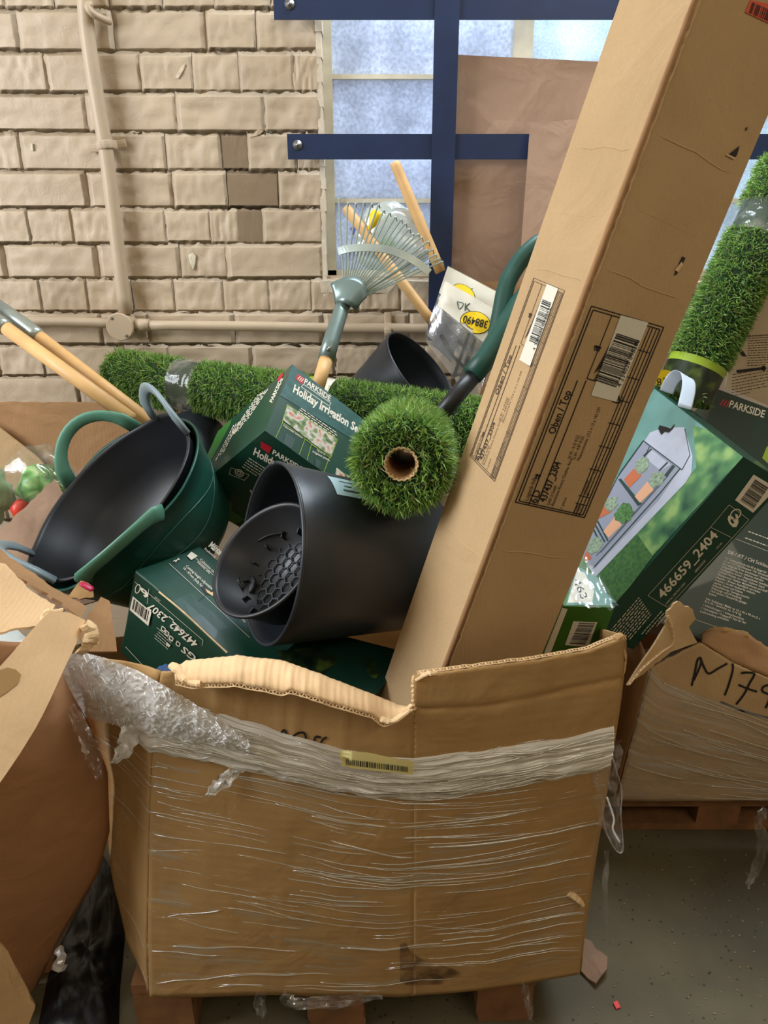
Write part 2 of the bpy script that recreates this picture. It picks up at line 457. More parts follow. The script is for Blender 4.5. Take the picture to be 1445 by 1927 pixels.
def paint():
    """thick old paint on brick: drips, wrinkles, hairline cracks"""
    m, nt, b = newmat('wall_paint'); b.inputs['Roughness'].default_value = 0.5
    g = N(nt, 'ShaderNodeNewGeometry')
    n1 = N(nt, 'ShaderNodeTexNoise', Scale=5.0, Detail=6.0); n2 = N(nt, 'ShaderNodeTexNoise', Scale=26.0, Detail=7.0, Roughness=0.6, Distortion=1.4); n3 = N(nt, 'ShaderNodeTexNoise', Scale=17.0, Detail=3.0, Distortion=2.2)
    for n in (n1, n2, n3): nt.links.new(g.outputs['Position'], n.inputs['Vector'])
    mp = N(nt, 'ShaderNodeMapRange'); mp.inputs[1].default_value = 0.3; mp.inputs[2].default_value = 0.7; mp.inputs[3].default_value = 0.93; mp.inputs[4].default_value = 1.06
    nt.links.new(n1.outputs['Fac'], mp.inputs[0])
    # hairline cracks: where the distorted noise crosses its middle value
    d = N(nt, 'ShaderNodeMath', operation='SUBTRACT'); d.inputs[1].default_value = 0.5; nt.links.new(n3.outputs['Fac'], d.inputs[0])
    ab = N(nt, 'ShaderNodeMath', operation='ABSOLUTE'); nt.links.new(d.outputs[0], ab.inputs[0])
    ck = N(nt, 'ShaderNodeMapRange'); ck.inputs[1].default_value = 0.0; ck.inputs[2].default_value = 0.012; nt.links.new(ab.outputs[0], ck.inputs[0])
    h = N(nt, 'ShaderNodeVectorMath', operation='SCALE'); h.inputs[0].default_value = lin(190, 170, 144)[:3]; nt.links.new(mp.outputs[0], h.inputs['Scale'])
    nt.links.new(h.outputs[0], b.inputs['Base Color'])
    b1 = N(nt, 'ShaderNodeBump', Strength=0.30, Distance=0.005); nt.links.new(n2.outputs['Fac'], b1.inputs['Height'])
    b2 = N(nt, 'ShaderNodeBump', Strength=0.25, Distance=0.0012); nt.links.new(ck.outputs[0], b2.inputs['Height']); nt.links.new(b1.outputs[0], b2.inputs['Normal'])
    nt.links.new(b2.outputs[0], b.inputs['Normal']); return m
M['paint'] = paint()
def photo_ink(name, cols, scale):
    m, nt, b = newmat(name); b.inputs['Roughness'].default_value = 0.36
    tc = N(nt, 'ShaderNodeTexCoord'); n = N(nt, 'ShaderNodeTexNoise', Scale=scale, Detail=1.5); nt.links.new(tc.outputs['Object'], n.inputs['Vector'])
    r = N(nt, 'ShaderNodeValToRGB'); nt.links.new(n.outputs['Fac'], r.inputs['Fac'])
    e = r.color_ramp.elements; e[0].position = 0.3; e[0].color = cols[0]; e[1].position = 0.72; e[1].color = cols[-1]
    for i, c in enumerate(cols[1:-1]):
        q = e.new(0.3 + 0.42 * (i + 1) / (len(cols) - 1)); q.color = c
    nt.links.new(r.outputs['Color'], b.inputs['Base Color']); return m
M['foliage_ink'] = photo_ink('blurred_foliage_ink', [lin(48, 84, 66), lin(84, 130, 84), lin(146, 176, 108)], 26)
M['lawn_ink'] = photo_ink('lawn_ink', [lin(58, 96, 60), lin(86, 128, 70)], 120)
M['garden_ink'] = photo_ink('garden_picture_ink', [lin(60, 66, 60), lin(112, 134, 80), lin(206, 200, 190), lin(190, 110, 70)], 60)
M['plant_ink'] = photo_ink('plant_picture_ink', [lin(10, 22, 18), lin(26, 44, 18), lin(80, 96, 40)], 40)

def concrete():
    m, nt, b = newmat('stained_concrete'); b.inputs['Roughness'].default_value = 0.62
    tc = N(nt, 'ShaderNodeTexCoord')
    n1 = N(nt, 'ShaderNodeTexNoise', Scale=3.0, Detail=8.0); n2 = N(nt, 'ShaderNodeTexVoronoi', Scale=60.0); n4 = N(nt, 'ShaderNodeTexNoise', Scale=14.0, Detail=2.0)
    for n in (n1, n2, n4): nt.links.new(tc.outputs['Object'], n.inputs['Vector'])
    r = N(nt, 'ShaderNodeValToRGB'); e = r.color_ramp.elements
    e[0].position = 0.35; e[0].color = lin(74, 68, 48); e[1].position = 0.7; e[1].color = lin(108, 100, 74)
    nt.links.new(n1.outputs['Fac'], r.inputs['Fac'])
    s = N(nt, 'ShaderNodeMapRange'); s.inputs[1].default_value = 0.10; s.inputs[2].default_value = 0.20
    nt.links.new(n2.outputs['Distance'], s.inputs[0])
    g = N(nt, 'ShaderNodeMath', operation='GREATER_THAN'); g.inputs[1].default_value = 0.50; nt.links.new(n4.outputs['Fac'], g.inputs[0])
    k = N(nt, 'ShaderNodeMath', operation='SUBTRACT'); k.inputs[0].default_value = 1.0; nt.links.new(s.outputs[0], k.inputs[1])
    q = N(nt, 'ShaderNodeMath', operation='MULTIPLY'); nt.links.new(k.outputs[0], q.inputs[0]); nt.links.new(g.outputs[0], q.inputs[1])
    mx = N(nt, 'ShaderNodeMixRGB'); mx.inputs['Color2'].default_value = lin(46, 40, 32); nt.links.new(r.outputs['Color'], mx.inputs['Color1']); nt.links.new(q.outputs[0], mx.inputs['Fac'])
    nt.links.new(mx.outputs[0], b.inputs['Base Color'])
    bp = N(nt, 'ShaderNodeBump', Strength=0.3, Distance=0.004); nt.links.new(n1.outputs['Fac'], bp.inputs['Height']); nt.links.new(bp.outputs[0], b.inputs['Normal']); return m
M['concrete'] = concrete()
def grass_mat():
    m, nt, b = newmat('artificial_grass'); b.inputs['Roughness'].default_value = 0.42
    a = N(nt, 'ShaderNodeVertexColor'); a.layer_name = 'blade'; nt.links.new(a.outputs['Color'], b.inputs['Base Color'])
    t = N(nt, 'ShaderNodeBsdfTranslucent'); nt.links.new(a.outputs['Color'], t.inputs['Color'])
    mx = N(nt, 'ShaderNodeMixShader', Fac=0.3); nt.links.new(b.outputs[0], mx.inputs[1]); nt.links.new(t.outputs[0], mx.inputs[2])
    nt.links.new(mx.outputs[0], nt.nodes['Material Output'].inputs['Surface']); return m
M['grass'] = grass_mat()
M['turf_back'] = plain('turf_backing', lin(26, 48, 24), 0.9)
def frosted(name, col, amount, bscale):
    """obscured glass: passes the daylight on, diffused, and a little straight through"""
    m, nt, b = newmat(name); nt.nodes.remove(b)
    tc = N(nt, 'ShaderNodeTexCoord'); n = N(nt, 'ShaderNodeTexNoise', Scale=bscale, Detail=3.0); nt.links.new(tc.outputs['Object'], n.inputs['Vector'])
    n0 = N(nt, 'ShaderNodeTexNoise', Scale=9.0, Detail=4.0); nt.links.new(tc.outputs['Object'], n0.inputs['Vector'])
    ml = N(nt, 'ShaderNodeMath', operation='MULTIPLY'); nt.links.new(n.outputs['Fac'], ml.inputs[0]); nt.links.new(n0.outputs['Fac'], ml.inputs[1])
    mp = N(nt, 'ShaderNodeMapRange'); mp.inputs[1].default_value = 0.12; mp.inputs[2].default_value = 0.36; mp.inputs[3].default_value = 0.62; mp.inputs[4].default_value = 1.0
    nt.links.new(ml.outputs[0], mp.inputs[0])
    h = N(nt, 'ShaderNodeVectorMath', operation='SCALE'); h.inputs[0].default_value = col[:3]; nt.links.new(mp.outputs[0], h.inputs['Scale'])
    t = N(nt, 'ShaderNodeBsdfTranslucent'); tr = N(nt, 'ShaderNodeBsdfTransparent'); g = N(nt, 'ShaderNodeBsdfGlossy', Roughness=0.25)
    for x in (t, tr): nt.links.new(h.outputs[0], x.inputs['Color'])
    m1 = N(nt, 'ShaderNodeMixShader', Fac=amount); nt.links.new(t.outputs[0], m1.inputs[1]); nt.links.new(tr.outputs[0], m1.inputs[2])
    m2 = N(nt, 'ShaderNodeMixShader', Fac=0.06); nt.links.new(m1.outputs[0], m2.inputs[1]); nt.links.new(g.outputs[0], m2.inputs[2])
    nt.links.new(m2.outputs[0], nt.nodes['Material Output'].inputs['Surface']); return m
M['glass'] = frosted('frosted_glass', lin(232, 236, 244), 0.12, 130)
M['glass_rough'] = frosted('cast_glass', lin(240, 250, 252), 0.12, 260)
def film(name, milky, streak_uv=(3.0, 70.0), base=0.12, gloss=0.35, use_uv=True, rough=0.22, tint=(0.95, 0.93, 0.86, 1)):
    """clear stretch wrap: mostly see-through, with streaks that are milky and shiny"""
    m, nt, b = newmat(name); nt.nodes.remove(b)
    tc = N(nt, 'ShaderNodeTexCoord'); mpg = N(nt, 'ShaderNodeMapping'); mpg.inputs['Scale'].default_value = (streak_uv[0], streak_uv[1], 1 if use_uv else streak_uv[1])
    nt.links.new(tc.outputs['UV' if use_uv else 'Object'], mpg.inputs['Vector'])
    n = N(nt, 'ShaderNodeTexNoise', Scale=1.0, Detail=5.0, Roughness=0.62, Distortion=0.35); nt.links.new(mpg.outputs[0], n.inputs['Vector'])
    mp = N(nt, 'ShaderNodeMapRange'); mp.inputs[1].default_value = 0.46; mp.inputs[2].default_value = 0.72; mp.inputs[3].default_value = base; mp.inputs[4].default_value = milky
    nt.links.new(n.outputs['Fac'], mp.inputs[0])
    bp = N(nt, 'ShaderNodeBump', Strength=0.9, Distance=0.004); nt.links.new(n.outputs['Fac'], bp.inputs['Height'])
    tr = N(nt, 'ShaderNodeBsdfTransparent'); g = N(nt, 'ShaderNodeBsdfGlossy', Roughness=rough); d = N(nt, 'ShaderNodeBsdfDiffuse'); d.inputs['Color'].default_value = tint; tl = N(nt, 'ShaderNodeBsdfTranslucent'); tl.inputs['Color'].default_value = tint
    for x in (g, d): nt.links.new(bp.outputs[0], x.inputs['Normal'])
    a0 = N(nt, 'ShaderNodeMixShader', Fac=0.18); nt.links.new(d.outputs[0], a0.inputs[1]); nt.links.new(tl.outputs[0], a0.inputs[2])
    a1 = N(nt, 'ShaderNodeMixShader', Fac=gloss); nt.links.new(a0.outputs[0], a1.inputs[1]); nt.links.new(g.outputs[0], a1.inputs[2])
    a2 = N(nt, 'ShaderNodeMixShader'); nt.links.new(mp.outputs[0], a2.inputs['Fac']); nt.links.new(tr.outputs[0], a2.inputs[1]); nt.links.new(a1.outputs[0], a2.inputs[2])
    nt.links.new(a2.outputs[0], nt.nodes['Material Output'].inputs['Surface']); return m
M['film'] = film('stretch_film', 0.70, (2.2, 46), 0.03, 0.5, tint=(0.92, 0.80, 0.56, 1))
M['film_band'] = film('gathered_stretch_film', 1.0, (3.0, 18), 0.74, 0.25, tint=(1.0, 0.96, 0.84, 1))
M['film_knot'] = film('crumpled_stretch_film', 1.0, (22, 22), 0.66, 0.22, use_uv=False, rough=0.16, tint=(0.96, 0.96, 0.95, 1))
M['film_clear'] = film('clear_wrap', 0.6, (14, 14), 0.08, 0.7, use_uv=False, rough=0.12)
M['bag'] = film('clear_bag', 0.5, (12, 12), 0.12, 0.6, use_uv=False, rough=0.15, tint=(0.9, 0.92, 0.92, 1))
M['strand'] = film('film_strand', 0.75, (1, 1), 0.45, 0.6, rough=0.2, tint=(0.95, 0.86, 0.66, 1))

# ------------------------------------------------------------------ the room
WY = 2.0                                   # face of the brick wall
JX = atY(604, 300, WY).x                   # window jamb
SZ = atY(610, 520, WY).z                   # window sill
WX1 = JX + 1.25; WZ1 = 2.35                # far jamb and head of the window
b = MB()
for a in ((-2.5, JX, 0, 3.0), (JX, WX1, 0, SZ), (JX, WX1, WZ1, 3.0), (WX1, 2.5, 0, 3.0)):
    b.add(aabox(a[0], a[1], WY + 0.005, WY + 0.26, a[2], a[3]))
wall = structure(b.build('wall_back', M['paint']), 'brick wall painted beige with flaking paint')
# bricks: a few rough faces, shared by all bricks
def brick_mesh(seed, mat, rough=1.0):
    nx, nz = 18, 9; V = []; Fs = []
    def fr(i, j):
        soft = (0.05, 0.35, 0.12, 0.55, 0.2)[seed % 5]
        x, z = i / nx - 0.5, j / nz - 0.5
        e = min(0.5 - abs(x), 0.5 - abs(z) * 1.0) ; edge = min(1.0, min((0.5 - abs(x)) * 26, (0.5 - abs(z)) * 11))
        w = noise.noise(Vector((x * 3 + seed * 9, z * 2, seed))) * 0.0040 + noise.noise(Vector((x * 9 + seed * 5, z * 5, seed * 2))) * 0.0034 + noise.noise(Vector((x * 22 + seed * 5, z * 11, seed * 2))) * 0.0018
        jx = noise.noise(Vector((seed * 3, z * 3, 1))) * 0.02 * (abs(x) > 0.49); jz = noise.noise(Vector((x * 7, seed * 3, 2))) * 0.09 * (abs(z) > 0.49)
        return (x + jx, -0.0005 + w * rough * (0.2 + 0.8 * edge) + 0.0034 * soft * (1 - edge) ** 1.3, z + jz)
    for j in range(nz + 1):
        for i in range(nx + 1): V.append(fr(i, j))
    W = nx + 1
    for j in range(nz):
        for i in range(nx): Fs.append((j * W + i, j * W + i + 1, (j + 1) * W + i + 1, (j + 1) * W + i))
    bd = list(range(W)) + [j * W + nx for j in range(1, nz + 1)] + [nz * W + i for i in range(nx - 1, -1, -1)] + [j * W for j in range(nz - 1, 0, -1)]
    n = len(V); V += [(V[i][0], 0.03, V[i][2]) for i in bd]
    for q in range(len(bd)): r = (q + 1) % len(bd); Fs.append((bd[r], bd[q], n + q, n + r))
    me = bpy.data.meshes.new('brick'); me.from_pydata(V, [], Fs); me.materials.append(mat)
    me.polygons.foreach_set('use_smooth', [True] * len(me.polygons)); me.update(); return me
BR = [brick_mesh(i + 1, M['paint']) for i in range(9)]
BARE = [brick_mesh(20 + i, M['brick_bare'], 0.35) for i in range(2)]
CO = 0.0845
def put_brick(x0, x1, z0, back=0.0, bare=False):
    o = bpy.data.objects.new('brick', rnd.choice(BARE if bare else BR)); COL.objects.link(o); o.parent = wall
    o.location = ((x0 + x1) / 2, WY + back + (0.0012 if bare else rnd.uniform(-0.0005, 0.0005)), z0 + CO / 2)
    o.scale = (x1 - x0 - rnd.choice((-0.003, -0.003, -0.002, 0.005)), 1, CO - rnd.choice((-0.003, -0.003, -0.002, -0.002, 0.003))); o.rotation_euler = (0, rnd.uniform(-0.006, 0.006), 0)
    return o
SPALL = [(r_, atY(a_, v_, WY).x, atY(b_, v_, WY).x) for r_, a_, b_, v_ in ((2, 418, 468, 292), (1, 426, 526, 362), (0, 448, 495, 425))]   # bricks whose paint has fallen off
for row in range(-9, 7):
    z0 = 1.295 + row * CO - (0.0 if row < 1 else 0.0); head = row % 2 == 0
    L = 0.118 if head else 0.224
    x = -1.42 + (0.06 if head else 0.0) + rnd.uniform(-0.02, 0.02)
    xe = JX if z0 + CO * 0.6 > SZ else 0.55
    while x < xe - 0.03:
        nxt = [a_ for r_, a_, b_ in SPALL if r_ == row and a_ > x + 0.03]
        l = L * rnd.uniform(0.93, 1.07) if rnd.random() > 0.16 else (0.224 if head else 0.118); x1 = min(x + l, xe)
        if nxt and x1 > nxt[0] - 0.05: x1 = nxt[0]
        if xe - x1 < 0.05: x1 = xe
        if z0 + CO < SZ + CO * 0.6 or x1 <= JX + 1e-6:
            put_brick(x, x1, z0)
        x = x1
        cut = [(a_, b_) for r_, a_, b_ in SPALL if r_ == row and a_ - 0.03 <= x < b_]
        if cut:
            put_brick(cut[0][0], cut[0][1], z0, bare=True); x = cut[0][1]
b = MB()
b.add(aabox(-2.62, -2.5, -2.6, -0.15, 0, 3.0)).add(aabox(-2.62, -2.5, 1.25, 2.26, 0, 3.0)).add(aabox(-2.62, -2.5, -0.15, 1.25, 0, 1.2)).add(aabox(-2.62, -2.5, -0.15, 1.25, 2.75, 3.0))
structure(b.build('wall_left', M['paint']))
structure(mesh('wall_right', *aabox(2.5, 2.62, -2.6, 2.26, 0, 3.0), M['paint']))
structure(mesh('wall_front', *aabox(-2.62, 2.62, -2.72, -2.6, 0, 3.0), M['paint']))
structure(mesh('ceiling', *aabox(-2.62, 2.62, -2.72, 2.26, 3.0, 3.1), M['cream']))
structure(mesh('floor', *aabox(-2.62, 2.62, -2.72, 2.26, -0.1, 0.0), M['concrete']), 'dark pitted concrete floor')

# window in the back wall: steel casement with obscured glass
win = structure(thing('window_1', (JX, WY + 0.05, SZ), 'tall steel window with frosted panes behind the dark blue bars', 'window')); del win['category']
GY = WY + 0.055
def xs(u): return atY(u, 300, GY).x
def zs(v): return atY(700, v, GY).z
def member(x0, x1, z0, z1, y0=GY - 0.014, y1=GY + 0.02, nm='glazing_bar', mat=None):
    return bevelled(nm, aabox(x0, x1, y0, y1, z0, z1), 0.002, mat or M['cream'], win, 1)
zb = zs(508)
member(JX - 0.002, xs(629), SZ - 0.03, WZ1, nm='frame_stile'); member(WX1 - 0.04, WX1 + 0.002, SZ, WZ1, nm='frame_stile')
member(xs(953), xs(986), zb, WZ1 - 0.03, GY - 0.022, GY + 0.02, nm='mullion')
member(JX, WX1, SZ - 0.03, zb, nm='bottom_rail'); member(JX, WX1, WZ1 - 0.03, WZ1, nm='top_rail')
hb = [zb, zs(378), zs(146), zs(-90), WZ1 - 0.03]
for z in hb[1:-1]:
    member(xs(629), xs(953), z - 0.005, z + 0.005); member(xs(986), WX1 - 0.04, z - 0.005, z + 0.005)
for z0, z1 in zip(hb, hb[1:]):
    mesh('pane', *aabox(xs(627), xs(955), GY, GY + 0.004, z0, z1), M['glass'], win)
    mesh('pane', *aabox(xs(984), WX1 - 0.03, GY, GY + 0.004, z0, z1), M['glass_rough'], win)
# ragged plaster reveal and sill
rv = MB()
n = 46
for i in range(n):
    z0 = lerp(SZ - 0.05, WZ1, i / n); z1 = lerp(SZ - 0.05, WZ1, (i + 1) / n)
    d = abs(noise.noise(Vector((0, 0, i * 0.55)))) * 0.012
    rv.add(aabox(JX - 0.004 - d * 0.4, JX + 0.006 + d, WY - 0.001 - d * 0.3, WY + 0.04, z0, z1))
rv.build('plaster_edge', M['plaster'], win)
sl = grid(lambda a, c: (lerp(JX - 0.012, WX1, a), lerp(WY - 0.006, WY + 0.05, c), SZ - 0.012 + 0.01 * c + noise.noise(Vector((a * 30, c * 3, 0))) * 0.006), 50, 4, 0.03)
mesh('window_sill', sl[0], sl[1], M['plaster'], win)
# the other window, in the left wall, that lights the place from the side
win2 = structure(thing('window_2', (-2.56, 0.55, 1.2), 'window in the left wall', 'window')); del win2['category']
for y0, y1, z0, z1 in ((-0.15, -0.11, 1.2, 2.75), (1.21, 1.25, 1.2, 2.75), (-0.11, 1.21, 1.2, 1.24), (-0.11, 1.21, 2.71, 2.75), (0.53, 0.57, 1.24, 2.71)):
    mesh('frame_bar', *aabox(-2.6, -2.55, y0, y1, z0, z1), M['cream'], win2)
mesh('pane', *aabox(-2.58, -2.575, -0.11, 1.21, 1.24, 2.71), M['glass'], win2)

# dark blue bars bolted over the window
g0 = atY(545, 290, 1.955)
gr = thing('window_grille', (g0.x, 1.955, g0.z), 'dark blue flat steel bars bolted across the frosted window', 'window bars')
def gx(u): return atY(u, 275, 1.952).x
def gz(v): return atY(700, v, 1.952).z
def flat_bar(nm, x0, x1, z0, z1, y=1.95):
    bevelled(nm, aabox(x0, x1, y, y + 0.007, z0, z1), 0.0012, M['navy'], gr, 1)
flat_bar('crossbar', gx(527), 1.18, gz(37), gz(-24)); flat_bar('crossbar', gx(541), 1.18, gz(300), gz(252))
flat_bar('upright', gx(812), gx(856), gz(640), 2.3, 1.943)
for u, v in ((545, 8), (560, 273)):
    c = atY(u, v, 1.95)
    w = lathe(c, Vector((0, -1, 0)), Vector((1, 0, 0)), Vector((0, 0, 1)), [(0.0, 0.001), (0.011, 0.001), (0.011, 0.003), (0.0055, 0.003), (0.0050, 0.0065), (0.003, 0.009), (0, 0.0095)], 16)
    mesh('bolt', w[0], w[1], M['bolt'], gr, True)
    mesh('spacer', *lathe(Vector((c.x, 1.957, c.z)), Vector((0, 1, 0)), Vector((1, 0, 0)), Vector((0, 0, 1)), [(0.012, 0), (0.012, 0.045)], 12), M['navy'], gr)

# conduit
cd = thing('conduit_run', atY(237, 610, WY), 'beige painted steel conduit with round junction box on brick wall', 'conduit')
PY = WY - 0.031
def cp(u, v, y=PY): return atY(u, v, y)
mesh('pipe', *tube(spline([cp(158, -30), cp(164, 60), cp(180, 170), cp(200, 290), cp(217, 430), cp(236, 590)], 5), 0.0172, 16), M['pipe_paint'], cd, True)
mesh('pipe', *tube(spline([cp(-120, 606), cp(0, 606), cp(110, 605), cp(215, 608)], 4), 0.0125, 14), M['pipe_paint'], cd, True)
mesh('pipe', *tube(spline([cp(262, 612), cp(480, 614), cp(640, 617), cp(800, 618), cp(980, 620)], 4), 0.0125, 14), M['pipe_paint'], cd, True)
mesh('coupling', *tube([cp(256, 611), cp(281, 612)], 0.0160, 14), M['pipe_paint'], cd, True)
jc = atY(236, 611, WY - 0.009)
jb = mesh('junction_box', *lathe(jc, Vector((0, -1, 0)), Vector((1, 0, 0)), Vector((0, 0, 1)), [(0.034, 0), (0.034, 0.040), (0.035, 0.041), (0.035, 0.046), (0.033, 0.048), (0, 0.048)], 32), M['pipe_paint'], cd, False)
for dx, dz in ((-0.016, 0.022), (0.016, -0.022)):
    mesh('screw', *lathe(jc + Vector((dx, -0.048, dz)), Vector((0, -1, 0)), Vector((1, 0, 0)), Vector((0, 0, 1)), [(0.004, 0), (0.004, 0.0015), (0, 0.002)], 10), M['bolt'], jb)
def saddle(u, v, r, vert):
    c = cp(u, v); ax = Vector((0.13, 0, -1)).normalized() if vert else Vector((1, 0, 0)); sd = Vector((1, 0, 0.13)).normalized() if vert else Vector((0, 0, 1))
    pts = [c + sd * x + Vector((0, y, 0)) for x, y in [(-0.044, 0.022), (-r - 0.004, 0.022), (-r - 0.002, 0.004)] + [(-(r + 0.002) * math.cos(t), -(r + 0.002) * math.sin(t)) for t in [0.3, 0.8, 1.3, 1.84, 2.34, 2.84]] + [(r + 0.002, 0.004), (r + 0.004, 0.022), (0.044, 0.022)]]
    mesh('pipe_clip', *tube(pts, 0.0095, 8, True, 0.22, ax), M['pipe_paint'], cd)
saddle(198, 273, 0.0172, True); saddle(730, 622, 0.0125, False)
h0 = atY(190, 35, WY - 0.010)
fl_ = Plane(atY(360, 490, WY - 0.004), atY(380, 490, WY - 0.004), atY(360, 470, WY - 0.004))
for poly_, nm_, m_ in (([(354, 480), (362, 476), (368, 482), (367, 496), (363, 508), (360, 500), (356, 492)], 'pale_chip', M['cream']), ([(330, 146), (340, 126), (348, 121), (345, 132), (335, 148)], 'paint_flake', M['plaster']), ([(470, 258), (486, 243), (496, 246), (490, 252), (482, 256)], 'paint_flake', M['paint']), ([(57, 271), (61, 270), (62, 284), (58, 283)], 'pale_chip', M['cream'])):
    v_ = plate_vf([fl_.px(*q) for q in poly_], fl_.n, 0.0045, 1, 0.003, 3, 60); mesh(nm_, v_[0], v_[1], m_, wall)
hk = tag(mesh('wall_hook', *tube(spline([h0 + Vector((0.02, 0, -0.006)), h0 + Vector((0.008, -0.02, -0.004)), h0 + Vector((-0.006, -0.04, 0.002)), h0 + Vector((-0.014, -0.04, 0.016)), h0 + Vector((-0.008, -0.03, 0.022))], 4), [0.008] * 12 + [0.0065] * 5, 10), M['pipe_paint'], None, True, own=True), 'small beige painted hook beside the top of the wall conduit', 'hook')

# ------------------------------------------------------------------ boards leaning at the window
o, pl = plate('cardboard_sheet', [(862, 103), (1170, 118), (1150, 545), (840, 545)], [(862, 103, -1.982), (1170, 118, -1.982), (840, 545, -1.968)], 0.005, M['card_grey'], None, 0.003, 3, 1, own=True)
tag(o, 'brown cardboard sheet standing against the window behind the dark blue bars', 'cardboard')
o, pl = plate('cardboard_sheet', [(998, 232), (1090, 224), (1180, 228), (1180, 620), (968, 640)], [(998, 232, -1.925), (1180, 228, -1.925), (968, 640, -1.86)], 0.006, M['card_grey'], None, 0.002, 3, 5, own=True)
tag(o, 'narrow cardboard sheet in front of the dark blue bars beside the tall carton', 'cardboard')
o, pl = plate('cardboard_sheet', jag([(894, 532), (985, 528), (1010, 760), (880, 770)], 9, 1.5, 4, (1, 2, 3)), [(894, 532, -1.83), (985, 528, -1.83), (880, 770, -1.80)], 0.006, M['card_dark'], None, 0.002, 2, 9, own=True)
tag(o, 'low cardboard sheet with a pale torn top edge behind the bagged stands', 'cardboard')
o, pl = plate('cardboard_sheet', jag([(-60, 757), (130, 757), (255, 760), (340, 800), (340, 930), (60, 930), (-60, 900)], 12, 1.2, 3, (2, 3, 4, 5, 6)), [(-60, 757, -1.935), (330, 760, -1.935), (0, 930, -1.925)], 0.006, M['card_dark'], None, 0.003, 3, 12, own=True)
tag(o, 'wide cardboard sheet along the wall under the two wooden handles', 'cardboard')
o, pl = plate('cardboard_sheet', [(-60, 780), (0, 806), (72, 862), (110, 905), (-60, 940)], [(-60, 780, -1.905), (72, 862, -1.905), (-60, 940, -1.895)], 0.006, M['card_x'], None, 0.002, 2, 15, own=True)
tag(o, 'sloping cardboard piece behind the green plastic bags', 'cardboard')

# ------------------------------------------------------------------ garden tools
def rod(pxs, r, nm, mat, parent, n=14, k=1):
    P = [at(*p) for p in pxs]
    V, Fs = tube(P if k == 1 else spline(P, k), r, n); return mesh(nm, V, Fs, mat, parent, True)
def tool_handle(pts, r, label):
    P = [at(*p) for p in pts]; d = (P[1] - P[0]).normalized()
    V, Fs = tube([P[0] - d * 0, P[0] + d * 0.003, P[0] + d * 0.01] + P[1:], [r * 0.75, r * 0.95, r] + [r] * (len(P) - 1), 16)
    return tag(mesh('wooden_handle', V, Fs, M['wood'], None, True, own=True), label, 'tool handle', 'loose handles at the window')
tool_handle([(742, 305, 1.735), (815, 478, 1.79), (829, 512, 1.80)], 0.0128, 'pale wooden handle standing upright in front of the window panes')
tool_handle([(650, 390, 1.775), (800, 588, 1.80), (815, 607, 1.80)], 0.0122, 'wooden handle crossing behind the leaf rake tines')
def left_tool(a, bq, s, label):
    t = thing('garden_tool', at(*bq), label, 'garden tool', 'long tools at the left wall')
    P, Q, S = at(*a), at(*bq), at(*s); d = (Q - P).normalized()
    mesh('handle', *tube([P, Q], 0.0155, 16), M['wood'], t, True)
    mesh('socket', *tube([S, P + (S - P) * 0.3, P + (S - P) * 0.02, P + d * 0.012], [0.015, 0.0185, 0.0185, 0.0178], 16), M['zinc'], t, True)
    w = (P - S).normalized()
    mesh('neck', *tube([S - w * 0.10 + Vector((0, 0, 0.0)), S - w * 0.03, S + w * 0.02], [0.008, 0.008, 0.010], 12), M['zinc'], t, True)
    e = w.cross(FW).normalized()
    mesh('head', *boxvf(S - w * 0.12 - FW * 0.01 - e * 0.07, e * 0.14, FW * 0.02, w * 0.025), M['zinc'], t)
    return t
left_tool((66, 628, 1.70), (305, 812, 1.66), (-8, 572, 1.72), 'long wooden tool with a steel socket, upper of the two leaning at the left')
left_tool((4, 612, 1.66), (246, 788, 1.60), (-62, 568, 1.69), 'long wooden tool with a steel socket, lower of the two leaning at the left')

# leaf rake
RD = 1.70
rk = thing('leaf_rake', at(600, 722, 1.62), 'leaf rake with a fan of thin steel tines standing over the grass roll', 'rake')
rod([(596, 735, 1.60), (616, 668, 1.635)], 0.0150, 'handle', M['wood'], rk, 16)
rod([(614, 676, 1.632), (622, 645, 1.645), (640, 590, 1.668), (650, 562, 1.685)], [0.0185, 0.0185, 0.0170, 0.0180], 'socket', M['zinc_paint'], rk, 18)
tips = [(637, 371), (654, 379), (669, 380), (685.5, 378), (699.5, 381), (713, 382), (723, 393), (734, 398), (745, 406), (755.6, 411), (764, 418), (771, 429), (778, 438), (788, 439), (794.4, 444.6), (807, 453), (804, 469), (815, 468), (821, 478), (827.6, 485), (834, 491)]
def arc_px(t): return (lerp(645, 690, t) + 14 * math.sin(math.pi * t) * 0.55, lerp(526, 561, t) - 14 * math.sin(math.pi * t) * 0.85)
def bow(u, v): return RD - 0.03 * math.sin(math.pi * min(1, max(0, (u - 610) / 230)))      # the fan is slightly dished
for i, tp in enumerate(tips):
    t = i / (len(tips) - 1); a = arc_px(t); s = arc_px(t); a0 = (lerp(648, 668, t), lerp(552, 566, t))
    A, T = at(a0[0], a0[1], RD - 0.01), at(tp[0], tp[1], bow(*tp) - 0.02)
    d = (T - A).normalized(); side = d.cross(FW).normalized()
    hook = T + (FW * 0.022 + d * 0.004 - Vector((0, 0, 0.006)))
    P = [A, lerp(A, T, 0.35), lerp(A, T, 0.7), T - d * 0.004, T + FW * 0.004, hook]
    mesh('tine', *tube(P, 0.0019, 6, True, 0.55, side), M['tine'], rk)
